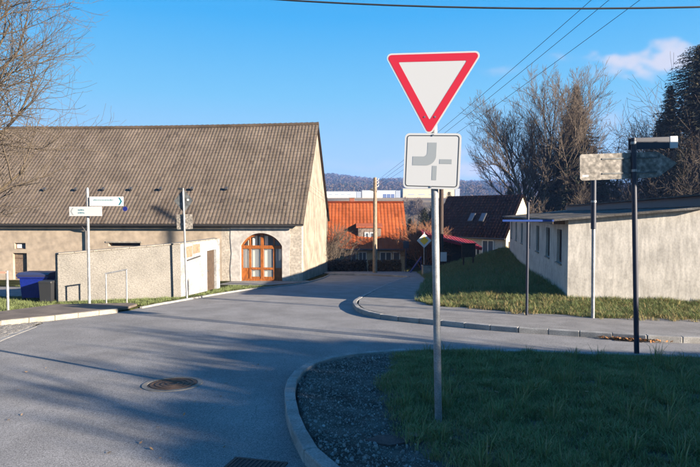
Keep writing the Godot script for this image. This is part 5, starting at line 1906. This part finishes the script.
func far_land() -> void:
	# industrial halls on the slope across the valley
	var halls := [[-23.0, 6.0, 5.6, "long white industrial hall on the far slope behind the barn gable", 0], [11.5, 43.0, 6.6, "white industrial hall with blue gates on the far slope by the wooden pole", 3], [50.0, 99.0, 8.4, "cream industrial hall on the far slope right of the give way post", 0]]
	for h in halls:
		var x0: float = h[0]
		var x1: float = h[1]
		var y := terrain_y(x0, 500.0)
		var t := thing("industrial_hall", h[3], "hall", Vector3(x0, y, -500.0), 0.0, "industrial halls on the far slope")
		var w := x1 - x0
		var mb := MB.new()
		mb.box(Vector3(0, -2, -24), Vector3(w, h[2], 0))
		part("wall", mb, M.hall_white if h[4] != 0 or x0 < 0 else M.cream_wall, t)
		mb = MB.new()
		mb.box(Vector3(-0.4, h[2], -24.4), Vector3(w + 0.4, h[2] + 0.5, 0.4))
		part("roof", mb, M.hall_grey, t)
		mb = MB.new()
		mb.box(Vector3(w + 0.02, -2, -20), Vector3(w + 4.5, h[2] + 0.2, 0.3))
		part("end_block", mb, M.hall_grey, t)
		for k in h[4]:
			mb = MB.new()
			mb.box(Vector3(w * 0.62 + k * 3.8, 0, 0.02), Vector3(w * 0.62 + k * 3.8 + 3.4, 3.6, 0.12))
			part("gate", mb, M.hall_blue, t)
		if h[4] == 0:
			for k in 4:
				mb = MB.new()
				mb.box(Vector3(w * (0.1 + k * 0.2), 2.6, 0.02), Vector3(w * (0.1 + k * 0.2) + w * 0.12, 3.6, 0.12))
				part("window_band", mb, M.hall_grey, t)
	# the wooded hillside: one far mass of leafless crowns
	var tr := leaf_cloud(44, 5)
	var places := []
	var tints := PackedColorArray()
	var r := RandomNumberGenerator.new()
	r.seed = 99
	while places.size() < 14000:
		var d := 545.0 + 850.0 * sqrt(r.randf())
		var x := r.randf_range(-0.35, 0.6) * d
		if wobble.get_noise_2d(x * 0.5, d * 0.3) < -0.22 and d < 950.0: continue
		var s := r.randf_range(4.5, 8.5) * (0.8 + d / 3000.0)
		places.append(Transform3D(Basis(Vector3.UP, r.randf() * TAU).scaled_local(Vector3(s * 0.8, s, s * 0.8)), Vector3(x, terrain_y(x, d) + s * 0.5, -d)))
		var f := r.randf()
		tints.append(Color(0.055, 0.042, 0.034).lerp(Color(0.085, 0.062, 0.046), f) if r.randf() < 0.7 else Color(0.022, 0.03, 0.02))
	scatter("far_woodland", "brown and dark green wood covering the far hillside", "woodland", tr, M.far_wood, places, tints)
	places = []
	tints = PackedColorArray()
	for k in 260:
		var d := r.randf_range(170.0, 330.0)
		var x := r.randf_range(0.20, 0.42) * d
		var s := r.randf_range(2.0, 4.5)
		places.append(Transform3D(Basis(Vector3.UP, r.randf() * TAU).scaled_local(Vector3(s, s * 1.1, s)), Vector3(x, terrain_y(x, d) + s * 0.5, -d)))
		tints.append(Color(0.10, 0.07, 0.05).lerp(Color(0.16, 0.11, 0.07), r.randf()))
	scatter("far_copse", "brown scrub and trees across the near valley side", "woodland", tr, M.far_wood, places, tints)

func _ready() -> void:
	rng.seed = 4
	wobble.seed = 2
	wobble.frequency = 0.02
	wobble.fractal_octaves = 3
	light_and_camera()
	materials()
	streets()
	barn()
	yard_wall()
	low_building()
	orange_house()
	dark_roof_house()
	red_shed()
	give_way_sign()
	direction_board()
	direction_post()
	back_sign()
	verge_posts()
	rail_and_marker()
	bins()
	small_far_things()
	poles_and_wires()
	plants()
	far_land()
